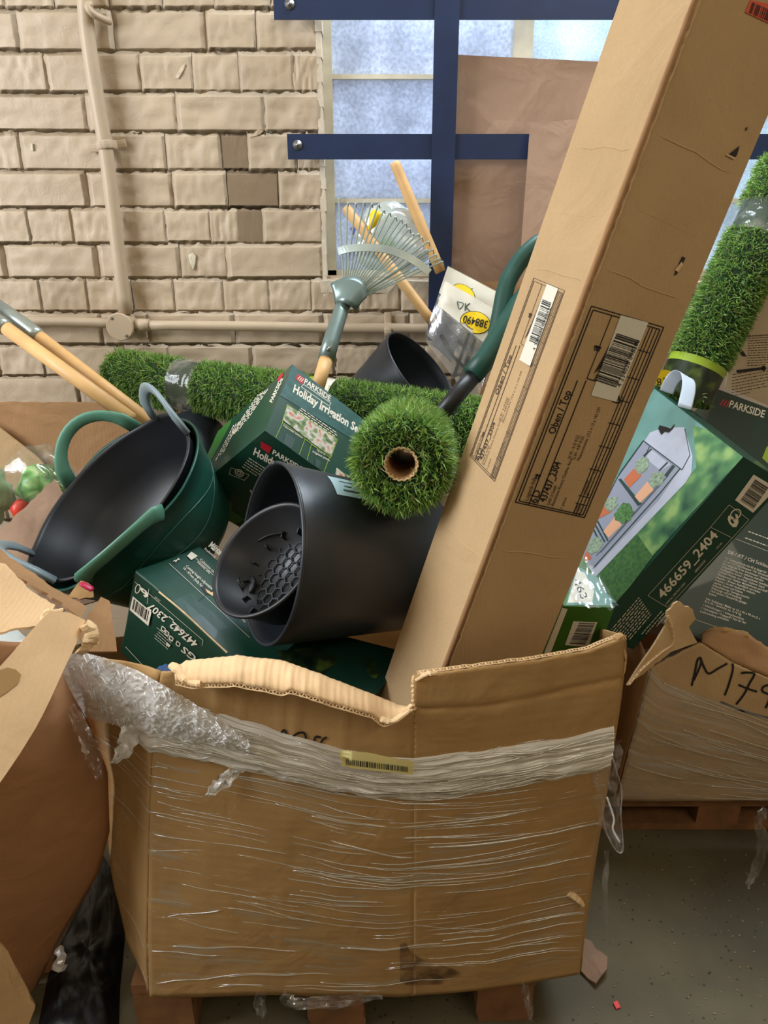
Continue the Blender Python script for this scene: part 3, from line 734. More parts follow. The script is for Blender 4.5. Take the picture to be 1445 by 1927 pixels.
# crossbar: a flat curved strip
cb = [(636, 473), (652, 468), (675, 466), (700, 466), (722, 468), (745, 474), (768, 484), (788, 496), (808, 513)]
P = spline([at(u, v, bow(u, v) - 0.026) for u, v in cb], 3)
nv = UP * 0.86 - FW * 0.2
V = []; Fs = []
for i, p in enumerate(P):
    d = (P[min(i + 1, len(P) - 1)] - P[max(i - 1, 0)]).normalized(); w = d.cross(FW).normalized(); w = w if w.z > 0 else -w
    V += [p + w * 0.0085, p - w * 0.0085, p - w * 0.0085 + FW * 0.003, p + w * 0.0085 + FW * 0.003]
    if i:
        o = 4 * i
        for k in range(4): Fs.append((o - 4 + k, o - 4 + (k + 1) % 4, o + (k + 1) % 4, o + k))
Fs += [(0, 1, 2, 3), tuple(len(V) - 4 + k for k in (3, 2, 1, 0))]
mesh('crossbar', V, Fs, M['zinc'], rk)
# pressed head plate
def head(a, c):
    L = [(lerp(623, 641, c), lerp(536, 572, c)), (lerp(690, 662, c), lerp(561, 576, c))]
    m = math.sin(math.pi * a) * (1 - c)
    u = lerp(L[0][0], L[1][0], a) + m * 15; v = lerp(L[0][1], L[1][1], a) - m * 21
    return at(u, v, RD - 0.020 - 0.018 * math.sin(math.pi * a) * (0.3 + 0.7 * c))
hd = grid(head, 14, 6, 0.014)
mesh('head_plate', hd[0], hd[1], M['zinc_paint'], rk, True)
rod([(617, 660, 1.612), (619, 653, 1.614)], 0.004, 'rivet', M['bolt'], rk, 8)

# pole with green grip (behind the tall carton)
pg = thing('grip_pole', at(818, 792, 1.36), 'black pole with a dark green looped grip sticking up behind the tall carton', 'tool pole')
rod([(812, 800, 1.36), (905, 690, 1.375)], 0.0158, 'pole', M['black'], pg, 20)
rod([(888, 706, 1.373), (912, 678, 1.377), (945, 630, 1.383), (985, 580, 1.39), (1020, 545, 1.395)], [0.0205, 0.0205, 0.024, 0.031, 0.034], 'grip', M['grip_green'], pg, 20)
rod([(932, 640, 1.40), (942, 590, 1.405), (952, 540, 1.41), (966, 510, 1.415), (988, 480, 1.415), (1014, 458, 1.415), (1060, 436, 1.415)], [0.014] + [0.017] * 30, 'grip_loop', M['grip_green'], pg, 16, 5)

# ------------------------------------------------------------------ rolls of artificial grass
def blades(name, P, Nn, L, W, parent, base, tipc, seed=1, spread=0.6, sag=0.25, lay=None):
    """one grass pile: P, Nn arrays of roots and outward normals"""
    r = np.random.default_rng(seed); n = len(P)
    og = np.array(origin(parent))
    d = Nn + r.normal(0, spread, (n, 3)); d[:, 2] -= sag * 0.5
    if lay is not None: d += lay
    d /= np.linalg.norm(d, axis=1)[:, None]
    s = np.cross(d, r.normal(0, 1, (n, 3))); s /= np.linalg.norm(s, axis=1)[:, None]
    l = L * r.uniform(0.6, 1.15, n)[:, None]; w = W * r.uniform(0.7, 1.2, n)[:, None]
    mid = P + d * l * 0.55; d2 = d + r.normal(0, 0.3, (n, 3)); d2[:, 2] -= sag; d2 /= np.linalg.norm(d2, axis=1)[:, None]
    tip = mid + d2 * l * 0.5
    V = np.empty((n, 5, 3)); V[:, 0] = P - s * w; V[:, 1] = P + s * w; V[:, 2] = mid + s * w * 0.75; V[:, 3] = mid - s * w * 0.75; V[:, 4] = tip
    V = (V - og).reshape(-1, 3)
    me = bpy.data.meshes.new(name); me.vertices.add(5 * n); me.vertices.foreach_set('co', V.astype(np.float32).ravel())
    b = np.arange(n) * 5
    quad = np.stack([b, b + 1, b + 2, b + 3], 1); tri = np.stack([b + 3, b + 2, b + 4], 1)
    loops = np.concatenate([quad, tri], 1).ravel()
    me.loops.add(7 * n); me.loops.foreach_set('vertex_index', loops.astype(np.int32))
    me.polygons.add(2 * n)
    st = np.stack([np.arange(n) * 7, np.arange(n) * 7 + 4], 1).ravel(); me.polygons.foreach_set('loop_start', st.astype(np.int32))
    c = np.array(base)[None] + (np.array(tipc) - np.array(base))[None] * r.random((n, 1)); dry = r.random(n) < 0.05; c[dry] = lin(150, 142, 84)[:3]
    c = c * r.uniform(0.75, 1.25, (n, 1)); C4 = np.concatenate([c, np.ones((n, 1))], 1)
    at_ = me.color_attributes.new('blade', 'FLOAT_COLOR', 'POINT'); at_.data.foreach_set('color', np.repeat(C4, 5, 0).astype(np.float32).ravel())
    me.update(calc_edges=True); me.validate()
    o = link_mesh(name, me, M['grass'], parent); o['kind'] = 'stuff'; return o
G0, G1 = lin(50, 106, 40)[:3], lin(166, 200, 100)[:3]
def grass_roll(A, B, r, label, n, bands=(), ends=(True, True), seed=1, core=0.022, squash=1.0, coils=None, blade=0.017):
    A, B = Vector(A), Vector(B); ax = (B - A); L = ax.length; ax.normalize(); e1, e2 = frame_of(ax)
    base = Vector(((A + B) / 2)); base.z = min(A.z, B.z) - r
    t = thing('grass_roll', base, label, 'artificial grass')
    rb = r - blade * 0.72
    mesh('backing', *lathe(A, ax, e1, e2, [(core, 0.0), (rb, 0.004), (rb, L - 0.004), (core, L), ], 40, True), M['turf_back'], t, True)
    mesh('core', *lathe(A, ax, e1, e2, [(core - 0.003, -0.001), (core + 0.0005, -0.001), (core + 0.0005, L + 0.001), (core - 0.003, L + 0.001)], 28, True), M['card_dark'], t, True)
    q = np.random.default_rng(seed); th = q.uniform(0, 2 * np.pi, n); h = q.uniform(0, L, n)
    keep = np.ones(n, bool)
    for lo, hi in bands: keep &= ~((h > lo * L) & (h < hi * L))
    th, h = th[keep], h[keep]
    E1, E2, AX, A0 = (np.array(x) for x in (e1, e2, ax, A))
    nr = np.cos(th)[:, None] * E1 + np.sin(th)[:, None] * E2; P = A0 + AX * h[:, None] + nr * rb
    m = int(n * 0.10); P2 = []; N2 = []
    for end, on in zip((0, 1), ends):
        if not on: continue
        t2 = q.uniform(0, 2 * np.pi, m); rr = np.sqrt(q.uniform((core + 0.006) ** 2, rb ** 2, m))
        n2 = np.cos(t2)[:, None] * E1 + np.sin(t2)[:, None] * E2; o = AX * (-1 if end == 0 else 1)
        P2.append(A0 + AX * (0 if end == 0 else L) + n2 * rr[:, None]); N2.append(o * 0.55 + n2 * 0.7 * q.uniform(-0.4, 1.0, m)[:, None])
    P = np.concatenate([P] + P2); nr = np.concatenate([nr] + N2)
    blades('grass_pile', P, nr, blade, 0.0011, t, G0, G1, seed)
    return t, A, ax, e1, e2, L, rb
def wrap_band(t, A, ax, e1, e2, h0, h1, r, mat, name, k=60, rough=0.002, turns=7):
    V = []; m = turns * 2; Fs = []
    for i in range(m + 1):
        for j in range(k):
            a = 2 * math.pi * j / k; rr = r + noise.noise(Vector((i * 1.7, math.cos(a) * 4, math.sin(a) * 4))) * rough
            V.append(A + ax * lerp(h0, h1, i / m) + (e1 * math.cos(a) + e2 * math.sin(a)) * rr)
    for i in range(m):
        for j in range(k): Fs.append((i * k + j, i * k + (j + 1) % k, (i + 1) * k + (j + 1) % k, (i + 1) * k + j))
    return mesh(name, V, Fs, mat, t, True)
# the long one lying along the wall
R1 = grass_roll(at(222, 707, 1.89), at(905, 806, 1.62), 0.072, 'long green grass roll lying along the wall behind the irrigation carton', 30000, ((0.195, 0.262), (0.565, 0.635)), seed=3)
t, A, ax, e1, e2, L, rb = R1
wrap_band(t, A, ax, e1, e2, 0.19 * L, 0.265 * L, rb + 0.005, M['film_clear'], 'wrap_band', rough=0.003)
wrap_band(t, A, ax, e1, e2, 0.565 * L, 0.585 * L, rb + 0.004, M['green_lime'], 'label_edge', rough=0)
wrap_band(t, A, ax, e1, e2, 0.585 * L, 0.635 * L, rb + 0.0042, M['sticker'], 'paper_label', rough=0)
# the one seen end-on
n0, a1, a2 = disc_frame(756, 872, 62, 0.955)
c0 = at(755, 873, 1.075)
n0 = n0 # (n0 - 2 * n0.dot(-ray(756, 872).normalized()) * 0 * n0).normalized()
back = (ray(756, 872).normalized() * 0.955 + (RT * 0.055 + UP * 0.16)).normalized()
R2 = grass_roll(c0, c0 + back * 0.26, 0.080, 'short grass roll seen end-on showing its cardboard core, on the black planter', 15000, (), (True, False), seed=5, core=0.0235, blade=0.021)
t, A, ax, e1, e2, L, rb = R2
# the spiral of the turf seen on the end
sp = MB(); pts = []
for i in range(110):
    a = -0.6 - i * 0.118; rr = lerp(0.034, rb - 0.002, i / 109)
    pts.append(A - ax * 0.0015 + (e1 * math.cos(a) + e2 * math.sin(a)) * rr)
mesh('turf_coil', *tube(pts, 0.0024, 5), M['turf_back'], t, True)
cr = []
for i in range(60):
    a = 2 * math.pi * i / 59; cr.append(A - ax * 0.002 + (e1 * math.cos(a) + e2 * math.sin(a)) * (0.0238 + 0.0012 * math.sin(i * 2.1)))
mesh('torn_rim', *tube(cr, 0.0018, 6), M['card_edge'], t, True)
# the one standing at the right
R3 = grass_roll(at(1286, 742, 1.68), at(1486, 318, 1.62), 0.073, 'grass roll standing upright against the wall right of the tall carton', 17000, ((-0.1, 0.15), (0.70, 0.81)), seed=9)
t, A, ax, e1, e2, L, rb = R3
wrap_band(t, A, ax, e1, e2, 0.69 * L, 0.815 * L, rb + 0.005, M['film_clear'], 'wrap_band', rough=0.004)
wrap_band(t, A, ax, e1, e2, -0.02 * L, 0.115 * L, rb + 0.003, M['plant_ink'], 'paper_sleeve', rough=0)
wrap_band(t, A, ax, e1, e2, 0.112 * L, 0.145 * L, rb + 0.0034, M['green_lime'], 'sleeve_edge', rough=0)
q0 = on_surface(bvh_of([o for o in t.children if o.name.startswith('paper_sleeve')]), 1258, 722, 0)
pl = Plane(*[atY(u, v, (q0 or at(1255, 715, 1.6)).y - 0.012) for u, v in ((1250, 715), (1275, 720), (1250, 735))])
Print(pl).oval(1252, 713, 21, 17, 15).build('yellow_sticker', M['yellow'], t)
Print(pl, 0.0012).text('37181', (1272, 706), (1229, 714), 14, up=(0.1, 1.0)).build('sticker_digits', M['black_ink'], t)

# ------------------------------------------------------------------ cartons
def carton(name, o, ax, label, mat, w=0.003, dent=0.0, cat='carton', cuts=0, seg=2):
    o = Vector(o); a, b_, c = ax; ctr = o + (a + b_ + c) / 2; zs_ = [(o + a * i + b_ * j + c * k).z for i in (0, 1) for j in (0, 1) for k in (0, 1)]
    t = thing(name, (ctr.x, ctr.y, min(zs_)), label, cat)
    bevelled('body', boxvf(o, a, b_, c), w, mat, t, seg, dent=dent, cuts=cuts)
    return t
def axes(Rm, d): return [Vector((Rm[0][i], Rm[1][i], Rm[2][i])) * d[i] for i in range(3)]

# rotary airer carton: the tall one
ao = Vector((0.068, 0.910, 0.683)); AX = axes([[-0.4185, 0.8608, 0.2895], [0.9044, 0.4241, 0.0462], [0.0831, -0.2812, 0.956]], (0.13, 0.175, 1.0))
ab = ao - AX[2] * 0.47
ta = thing('tall_carton', (ab.x, ab.y + 0.06, ab.z - 0.03), 'tall narrow brown carton of a rotary clothes airer standing in the wrapped box', 'carton')
bevelled('body', boxvf(ab, AX[0], AX[1], AX[2] * 1.90), 0.0025, M['card_x'], ta, 2)
cr = MB()
dd = rnd.random
for t_, wd in ((0.78, .003), (0.70, .002), (0.625, .003), (0.55, .002), (0.36, .002), (0.24, .003), (0.02, .002), (-0.06, .002), (-0.30, .002)):
    for f, sgn in ((0, 1), (1, -1)):
        cr = MB()
        A_ = ao + AX[2] * (t_ + (0.02 if f else 0)); nn = -AX[1].normalized() if f == 0 else -AX[0].normalized()
        P = [A_ + AX[f] * (0.06 + 0.86 * k / 6) + AX[2] * (noise.noise(Vector((t_ * 20, k * 0.6, f))) * 0.005) - nn * 0.0006 for k in range(7)]
        cr.add(tube(P, [0.0004] + [wd * 0.45] * 5 + [0.0004], 6)); cr.build('crease', M['card_x'], ta, True)
# raw flute edge along the front corner
er = random.Random(2); P = []
for k in range(260):
    t_ = -0.46 + 1.9 * k / 259; P.append(ao + AX[2] * t_ + AX[1].normalized() * (0.0060 + er.uniform(-0.0009, 0.0009)) - AX[0].normalized() * (0.0010 + er.uniform(0, 0.0012)))
mesh('torn_edge', *tube(P, 0.0016, 4), M['card_edge'], ta)
e_ = tube([ao + AX[2] * -0.465, ao + AX[2] * 1.4], 0.0042, 8); mesh('score_groove', *e_, M['card_dark'], ta, True)
pf = Plane(ao, ao + AX[1], ao + AX[2]); pl_ = Plane(ao, ao + AX[0], ao + AX[2])
def airer_print(pl, A, B, Cc, D, ink, faint):
    """the shipping mark; A top-left, B top-right, Cc bottom-left, D bottom-right corner of its frame in pixels"""
    p = Print(pl, 0.0007)
    def q(x, y):           # x along the carton from its lower end 0..1, y across 0..1
        return (lerp(lerp(Cc[0], A[0], x), lerp(D[0], B[0], x), y), lerp(lerp(Cc[1], A[1], x), lerp(D[1], B[1], x), y))
    up = (q(0.5, 0)[0] - q(0.5, 1)[0], q(0.5, 0)[1] - q(0.5, 1)[1]); H = math.hypot(*up); up = (up[0] / H, up[1] / H)
    def tx(s, x0, x1, y, h, b=0.0): p.text(s, q(x0, y), q(x1, y), h * H, b, up)
    w = 2.0 if not faint else 0.9
    p.line([q(0, 0), q(1, 0), q(1, 1), q(0, 1)], w, True); p.line([q(0.01, 0.04), q(0.985, 0.04), q(0.985, 0.965), q(0.01, 0.965)], w, True)
    p.line([q(0.0, 0.19), q(0.64, 0.19)], w); p.line([q(0.0, 0.23), q(0.0, 0.40)], w); p.line([q(0.015, 0.30), q(0.65, 0.30)], w)
    p.line([q(0.66, 0.30), q(0.66, 0.66)], w); p.line([q(0.985, 0.30), q(0.66, 0.30)], w * 0.8)
    for y in (0.83, 0.87, 0.92): p.line([q(0.0, y), q(0.985, y)], w * 0.8)
    for x in (0.06, 0.10, 0.24, 0.36, 0.48, 0.6, 0.72, 0.86): p.line([q(x, 0.80), q(x, 0.965)], w * 0.8)
    tx('Oben / Top', 0.36, 0.58, 0.168, 0.10, 0.014); tx('Logistik-Info', 0.02, 0.14, 0.16, 0.06)
    tx('6D', 0.015, 0.08, 0.285, 0.10, 0.006); tx('437437_2304', 0.03, 0.235, 0.40, 0.10, 0.02)
    tx('CASA SI GmbH', 0.02, 0.12, 0.47, 0.045); tx('Aluminium Rotary Clothes Airer', 0.02, 0.27, 0.53, 0.045); tx('1 piece', 0.02, 0.075, 0.66, 0.042)
    tx('N.W.: 4,10 KGS', 0.265, 0.385, 0.50, 0.045); tx('G.W.: 4,87 KGS', 0.265, 0.385, 0.565, 0.045); tx('Measurements: 17,5 x 13 x 193 CM', 0.265, 0.54, 0.63, 0.045)
    for i, (s, z) in enumerate((('Model', 'CG270348'), ('Color', 'Aluminium / Black'), ('Pcs./ctn', '1'))): tx(s, 0.012, 0.055, 0.855 + 0.04 * i, 0.03); tx(z, 0.11, 0.11 + 0.009 * len(z), 0.855 + 0.04 * i, 0.03)
    for x, y in ((0.13, 0.145), (0.80, 0.25), (0.80, 0.275), (0.765, 0.62)):
        p.line([q(x, y), q(x + 0.025, y)], w); p.line([q(x + 0.016, y - 0.02), q(x + 0.025, y), q(x + 0.016, y + 0.02)], w); p.line([q(x, y + 0.035), q(x + 0.025, y + 0.035)], w); p.line([q(x + 0.016, y + 0.015), q(x + 0.025, y + 0.035), q(x + 0.016, y + 0.055)], w)
    p.line([q(0.585, 0.74), q(0.585, 0.84), q(0.62, 0.79)], w * 1.4, True); tx('PAP', 0.59, 0.62, 0.875, 0.035)
    # small drawing: the opened airer and its bag
    p.poly([q(0.69, 0.36), q(0.79, 0.40), q(0.93, 0.43), q(0.87, 0.50), q(0.79, 0.52)]); p.line([q(0.79, 0.5), q(0.79, 0.62)], w); p.poly([q(0.90, 0.50), q(0.935, 0.50), q(0.92, 0.66), q(0.885, 0.66)])
    p.build('shipping_mark', ink, ta); return q
qa = airer_print(pf, (1113, 576), (1249, 616), (970, 945), (1100, 974), M['black_ink'], False)
qb = airer_print(pl_, (1004, 523), (1062, 547), (884, 858), (930, 906), M['brown_ink'], True)
for pl, c4, b4, dg, sd in ((pf, [(1168, 593), (1220, 607), (1159, 756), (1112, 744)], [(1161, 627), (1117, 716), (1203, 641)], [(1168, 729), (1204, 641)], 3), (pl_, [(1029, 534), (1050, 543), (997, 689), (977, 677)], [(1021, 563), (995, 642), (1037, 570)], [(1006, 660), (1036, 580)], 4)):
    lb_ = Print(pl, 0.0010).poly(c4).build('bar_code_label', M['sticker'], ta)
    Print(pl, 0.0014).bars(b4[0], b4[1], b4[2], 5, 30).text('4 334036 098202', dg[0], dg[1], 9 if sd == 3 else 5).build('bar_code', M['black_ink'], lb_)
lb_ = Print(pf, 0.0010).poly([(1412, 0), (1402, 23), (1445, 43), (1490, 60), (1505, 20)]).build('red_sticker', M['orange_red'], ta)
Print(pf, 0.0014).bars((1416, 4), (1475, 30), (1409, 24), 8, 20).build('sticker_bars', M['black_ink'], lb_)
for hole, lip in (([(1370, 291), (1392, 274), (1387, 291), (1383, 297)], [(1368, 289), (1384, 297), (1382, 300), (1366, 292)]), ([(1402, 242), (1407, 238), (1405, 247)], None), ([(1268, 519), (1284, 482), (1290, 486), (1280, 505), (1274, 516)], [(1270, 508), (1283, 492), (1285, 499), (1276, 512)])):
    h_ = Print(pf, 0.0012).poly(hole).build('torn_hole', M['black_ink'], ta)
    if lip: Print(pf, 0.0016).poly(lip).build('torn_lip', M['card_edge'], h_)

# greenhouse carton -----------------------------------------------------------
go = Vector((0.662, 1.303, 0.946)); GX = axes([[-0.184, -0.5147, 0.8374], [0.9653, 0.0658, 0.2526], [0.1851, -0.8548, -0.4847]], (0.335, 0.455, 0.126))
tg = carton('greenhouse_carton', go, GX, 'flat green carton with greenhouse picture and white carrying loop', M['green'], 0.003)
pp = Plane(go, go + GX[0], go + GX[1]); ps = Plane(go, go + GX[2], go + GX[1])
pp.rect = (0.335, 0.455)
Pic = Print(pp, 0.0005).poly([(1231, 731), (1397, 860), (1228, 1046), (1163, 1134), (1000, 1130), (1100, 940)]).build('picture', M['teal'], tg)
Print(pp, 0.0008).poly([(1304, 800), (1330, 808), (1398, 860), (1228, 1046), (1162, 1136), (1110, 1080), (1240, 960), (1310, 880)]).build('picture_foliage', M['foliage_ink'], Pic)
Print(pp, 0.0011).poly([(1197, 1002), (1228, 1047), (1163, 1134), (1118, 1092)]).build('picture_lawn', M['lawn_ink'], Pic)
Print(pp, 0.0014).poly([(1223, 814), (1247, 805), (1288, 804), (1303, 858), (1301, 890), (1290, 908), (1120, 1086), (1060, 1080), (1100, 1000)]).build('picture_cover', M['fleece'], Pic)
Print(pp, 0.0017).poly([(1212, 830), (1279, 882), (1240, 940), (1120, 1068), (1080, 1050), (1140, 930)]).build('picture_inside', M['fleece_dark'], Pic)
Print(pp, 0.0018).poly([(1225, 845), (1246, 862), (1262, 874), (1243, 886), (1215, 862)]).build('picture_rolled_door', M['fleece'], Pic)
k = Print(pp, 0.0021)
k.line([(1210, 829), (1283, 884)], 2).line([(1210, 829), (1166, 890), (1110, 1000)], 1.6).line([(1222, 840), (1212, 862)], 1.6).line([(1226, 845), (1211, 858)], 3).line([(1256, 870), (1240, 886)], 3).line([(1268, 876), (1252, 896)], 6).line([(1279, 882), (1240, 930), (1115, 1070)], 2).line([(1288, 806), (1298, 856), (1283, 884)], 1.2)
k.poly([(1163, 902), (1168, 900), (1208, 948), (1200, 952)]).line([(1124, 980), (1144, 1018)], 3).line([(1118, 984), (1138, 1020)], 3).line([(1112, 986), (1130, 1024)], 3).line([(1258, 894), (1130, 1040)], 1.0).line([(1250, 900), (1122, 1046)], 1.0)
k.build('picture_frame_lines', M['slate'], Pic)
for q in ([(1196, 878), (1207, 895), (1184, 918), (1174, 902)], [(1140, 948), (1150, 964), (1126, 976), (1122, 968)], [(1104, 1036), (1114, 1050), (1092, 1064)]): Print(pp, 0.0022).poly(q).build('picture_pot', M['terra'], Pic)
for q in ([(1218, 906), (1230, 922), (1204, 946), (1194, 934)], [(1157, 972), (1170, 988), (1145, 1012), (1135, 1000)]): Print(pp, 0.0022).poly(q).build('picture_pot', M['terra_light'], Pic)
def blob(pr, cx, cy, a, b_, rot, sd):
    r = random.Random(sd); c, d = math.cos(math.radians(rot)), math.sin(math.radians(rot))
    pr.poly([(cx + (a * w * math.cos(t)) * c - (b_ * w * math.sin(t)) * d, cy + (a * w * math.cos(t)) * d + (b_ * w * math.sin(t)) * c) for t, w in [(2 * math.pi * i / 22, r.uniform(0.78, 1.12)) for i in range(22)]])
for i, (x, y, a) in enumerate(((1208, 876, 17), (1236, 902, 18), (1150, 948, 16), (1120, 1026, 18))):
    pr = Print(pp, 0.0024); blob(pr, x, y, a, a * 0.7, -55, i); pr.build('picture_plant', M['leaf_pale'], Pic)
pr = Print(pp, 0.0024); blob(pr, 1174, 966, 21, 17, -50, 9); pr.build('picture_bush', M['leaf_ink'], Pic)
pr = Print(pp, 0.0028); pr.poly([(1238, 806), (1241, 800), (1262, 806), (1270, 796), (1266, 806), (1258, 814), (1250, 812), (1244, 818)]).build('torn_spot', M['black_ink'], Pic)
p = Print(ps, 0.0008)
p.text('466659_2404', (1247, 1128), (1352, 1008), 17, 0.02).text('GREENHOUSE', (1309, 1078), (1328, 1056), 4.0).text('CTN. NO.', (1349, 1034), (1360, 1022), 3.5).text('COMETALL MERITECH GMBH', (1253, 1140), (1290, 1098), 3.6)
p.text('6', (1380, 996), (1366, 974), 22, 0.02, up=(0.78, -0.6)); p.oval(1384, 968, 12, 9, -45, hole=2.0)
p.poly([(1383, 941), (1418, 893), (1450, 912), (1450, 930), (1417, 965)])
p.line([(1219, 1121), (1337, 992), (1372, 950), (1409, 978), (1380, 1010), (1256, 1143), (1219, 1121)], 0.7).line([(1337, 992), (1377, 1012)], 0.7)
p.para((1203, 1124), (-62, 72), (22, 32), 9, 4, 1.6).para((1245, 1150), (-40, 46), (8, 8), 3, 6, 1.6)
p.build('side_print', M['white'], tg)
Print(ps, 0.0012).bars((1421, 902), (1392, 943), (1446, 918), 12, 26).build('bar_code', M['black_ink'], tg)
top = Plane(go, go + GX[0], go + GX[2])
LC = [atY(1254, 738, 1.545), atY(1262, 720, 1.54), atY(1272, 708, 1.535), atY(1284, 705, 1.52), atY(1294, 712, 1.50), atY(1296, 732, 1.48), atY(1288, 768, 1.455)]
P = spline(LC, 5); mesh('carrying_loop', *tube(P, 0.0145, 10, True, 0.09, Vector((0.80, -0.35, -0.45))), M['strap'], tg, True)

# hose cart carton -------------------------------------------------------------
ho = Vector((0.792, 1.736, 0.979)); HX = axes([[0.9161, -0.4002, 0.0258], [-0.2463, -0.5107, 0.8238], [-0.3165, -0.761, -0.5664]], (0.34, 0.575, 0.2))
HX[2] = HX[2] * 0.8
th_ = carton('hose_carton', ho, HX, 'large dark green carton with white description text in the right box', M['green_deep'], 0.003)
ph = Plane(ho, ho + HX[0], ho + HX[1])
p = Print(ph, 0.0008)
p.text('PARKSIDE', (1371, 766), (1437, 786), 14, 0.02)
p.text('DE / AT / CH', (1369, 1041), (1418, 1059), 6.5, 0.02).text('Schlauchwagen', (1421, 1060), (1478, 1080), 7)
hl = ['Für Gartenschläuche bis 60 m Länge bei', '13 mm (1/2") Durchmesser / Für Gartenschläuche bis', '50 m Länge bei 16 mm Durchmesser / Automatische', 'Schlauchführung zum einfachen Aufrollen', 'Ausklappbare Kurbel / Abgewinkelter Anschluss', 'leichtes Wickeln von Hand / Sicherer Stand', 'Platzsparend / Stabiler Metallrahmen und Griff', 'klappbar / Breites Abstellfach mit Halter', 'Robuste / Großer Auslauf für einfache', 'Leichter Geräte und Adapter', 'Schlauchführung / Geringes Gewicht', 'Witterungs- und UV-beständig', 'Click System / Passend für gängige', 'Systeme']
r = random.Random(5)
for i, s in enumerate(hl):
    t_ = i / 13; x, y = lerp(1364, 1333, t_), lerp(1052, 1118, t_); Lx = len(s) * 2.15
    p.text(s, (x, y), (x + Lx * 0.945, y + Lx * 0.33), 4.1, 0.012)
for i, s in enumerate(('Inkl. Anleitung / Maße: ca. 63 x 46 x 90 cm (L x', 'B x H) / Gewicht: ca. 3,16 kg')): p.text(s, (1328 - 2 * i, 1128 + 5 * i), (1328 + (102, 66)[i], 1128 + 5 * i + (38, 25)[i]), 4.1, 0.012)
for i, s in enumerate(('1 Schlauchwagen / 1 Schlauchanschluss', '1 Hahnadapter / Tragegriff / Nur für den', 'Lieferumfang enthalten')): p.text(s, (1323 - 3 * i, 1140 + 6 * i), (1323 + (76, 80, 48)[i], 1140 + 6 * i + (27, 28, 17)[i]), 4.1, 0.012)
p.line([(1384, 1014), (1460, 1043)], 0.7).line([(1309, 1166), (1400, 1198)], 0.7).para((1408, 1000), (60, 22), (-6, 12), 2, 3, 2.0)
p.build('face_print', M['white'], th_)
k = Print(ph, 0.0008)
for i in range(3): k.poly([(1353 + i * 5.5, 762 + i * 1.8), (1356 + i * 5.5, 763 + i * 1.8), (1364 + i * 5.5, 752 + i * 1.8), (1361 + i * 5.5, 751 + i * 1.8)])
k.build('logo_stripes', M['red'], th_)
Print(ph, 0.0007).poly([(1452, 838), (1443, 840), (1434, 862), (1445, 872), (1470, 880)]).build('lime_patch', M['green_lime'], th_)
o, pl = plate('printed_flap', [(1364, 728), (1386, 640), (1452, 500), (1560, 540), (1500, 786)], [(1364, 728, 1.80), (1445, 760, 1.80), (1425, 560, 1.74)], 0.004, plain('beige_flap', lin(204, 182, 150), 0.7), th_, 0.0, 1)
o['label'] = 'raised beige flap with printed instructions'
p = Print(pl, 0.0008)
p.para((1408, 632), (60, -3), (-2, 56), 13, 3, 1.2).para((1378, 705), (74, -14), (-2, 40), 8, 5, 1.2).text('Prepare the packaging for the children', (1406, 634), (1452, 631), 2.6, 0.01)
p.build('flap_print', M['brown_ink'], o)
Print(pl, 0.0010).line([(1386, 699), (1438, 693)], 5.5).oval(1437, 693, 4.5, 5, 0).poly([(1392, 664), (1398, 660), (1405, 671), (1396, 670)]).build('flap_slot', M['black_ink'], o)

# small green carton with film remains -------------------------------------------
so = Vector((0.29, 1.052, 0.773)); SX = axes([[0.9795, -0.1369, -0.1481], [0.1589, 0.976, 0.1489], [-0.1241, 0.1694, -0.9777]], (0.089, 0.2, 0.14))
ts = carton('small_carton', so, SX, 'small green carton with bar code and film scraps beside the tall carton', plain('small_carton_green', lin(58, 108, 30), 0.4, var=0.1), 0.003)
pt = Plane(so, so + SX[0], so + SX[1]); pfz = Plane(so, so + SX[0], so + SX[2])
Print(pt, 0.0006).poly([(1065, 1138), (1084, 1064), (1124, 1086), (1154, 1140)]).build('top_print', M['teal'], ts)
Print(pt, 0.0009).poly([(1068, 1134), (1086, 1072), (1100, 1078), (1118, 1112), (1114, 1134)]).build('top_label', M['sticker'], ts)
Print(pt, 0.0012).text('463', (1078, 1092), (1094, 1128), 14, up=(0.9, -0.35)).build('pen_number', M['black_ink'], ts)
Print(pfz, 0.0007).poly([(1079, 1169), (1124, 1171), (1107, 1218), (1063, 1214)]).build('bar_code_label', M['sticker'], ts)
Print(pfz, 0.0011).bars((1090, 1172), (1071, 1212), (1120, 1173), 7, 24).build('bar_code', M['black_ink'], ts)
Print(pfz, 0.0007).poly([(1058, 1144), (1068, 1146), (1034, 1234), (1024, 1228)]).build('white_edge', M['white'], ts)
bm_ = grid(lambda a, c: tuple(so + SX[0] * lerp(0.25, 1.06, a) + SX[1] * lerp(-0.05, 0.42 + 0.3 * a, c) + Vector((0, 0, 0.006 + 0.012 * noise.noise(Vector((a * 6, c * 7, 3)))))), 24, 16)
mesh('film_scrap', bm_[0], bm_[1], M['bag'], ts, True, bm_[2])

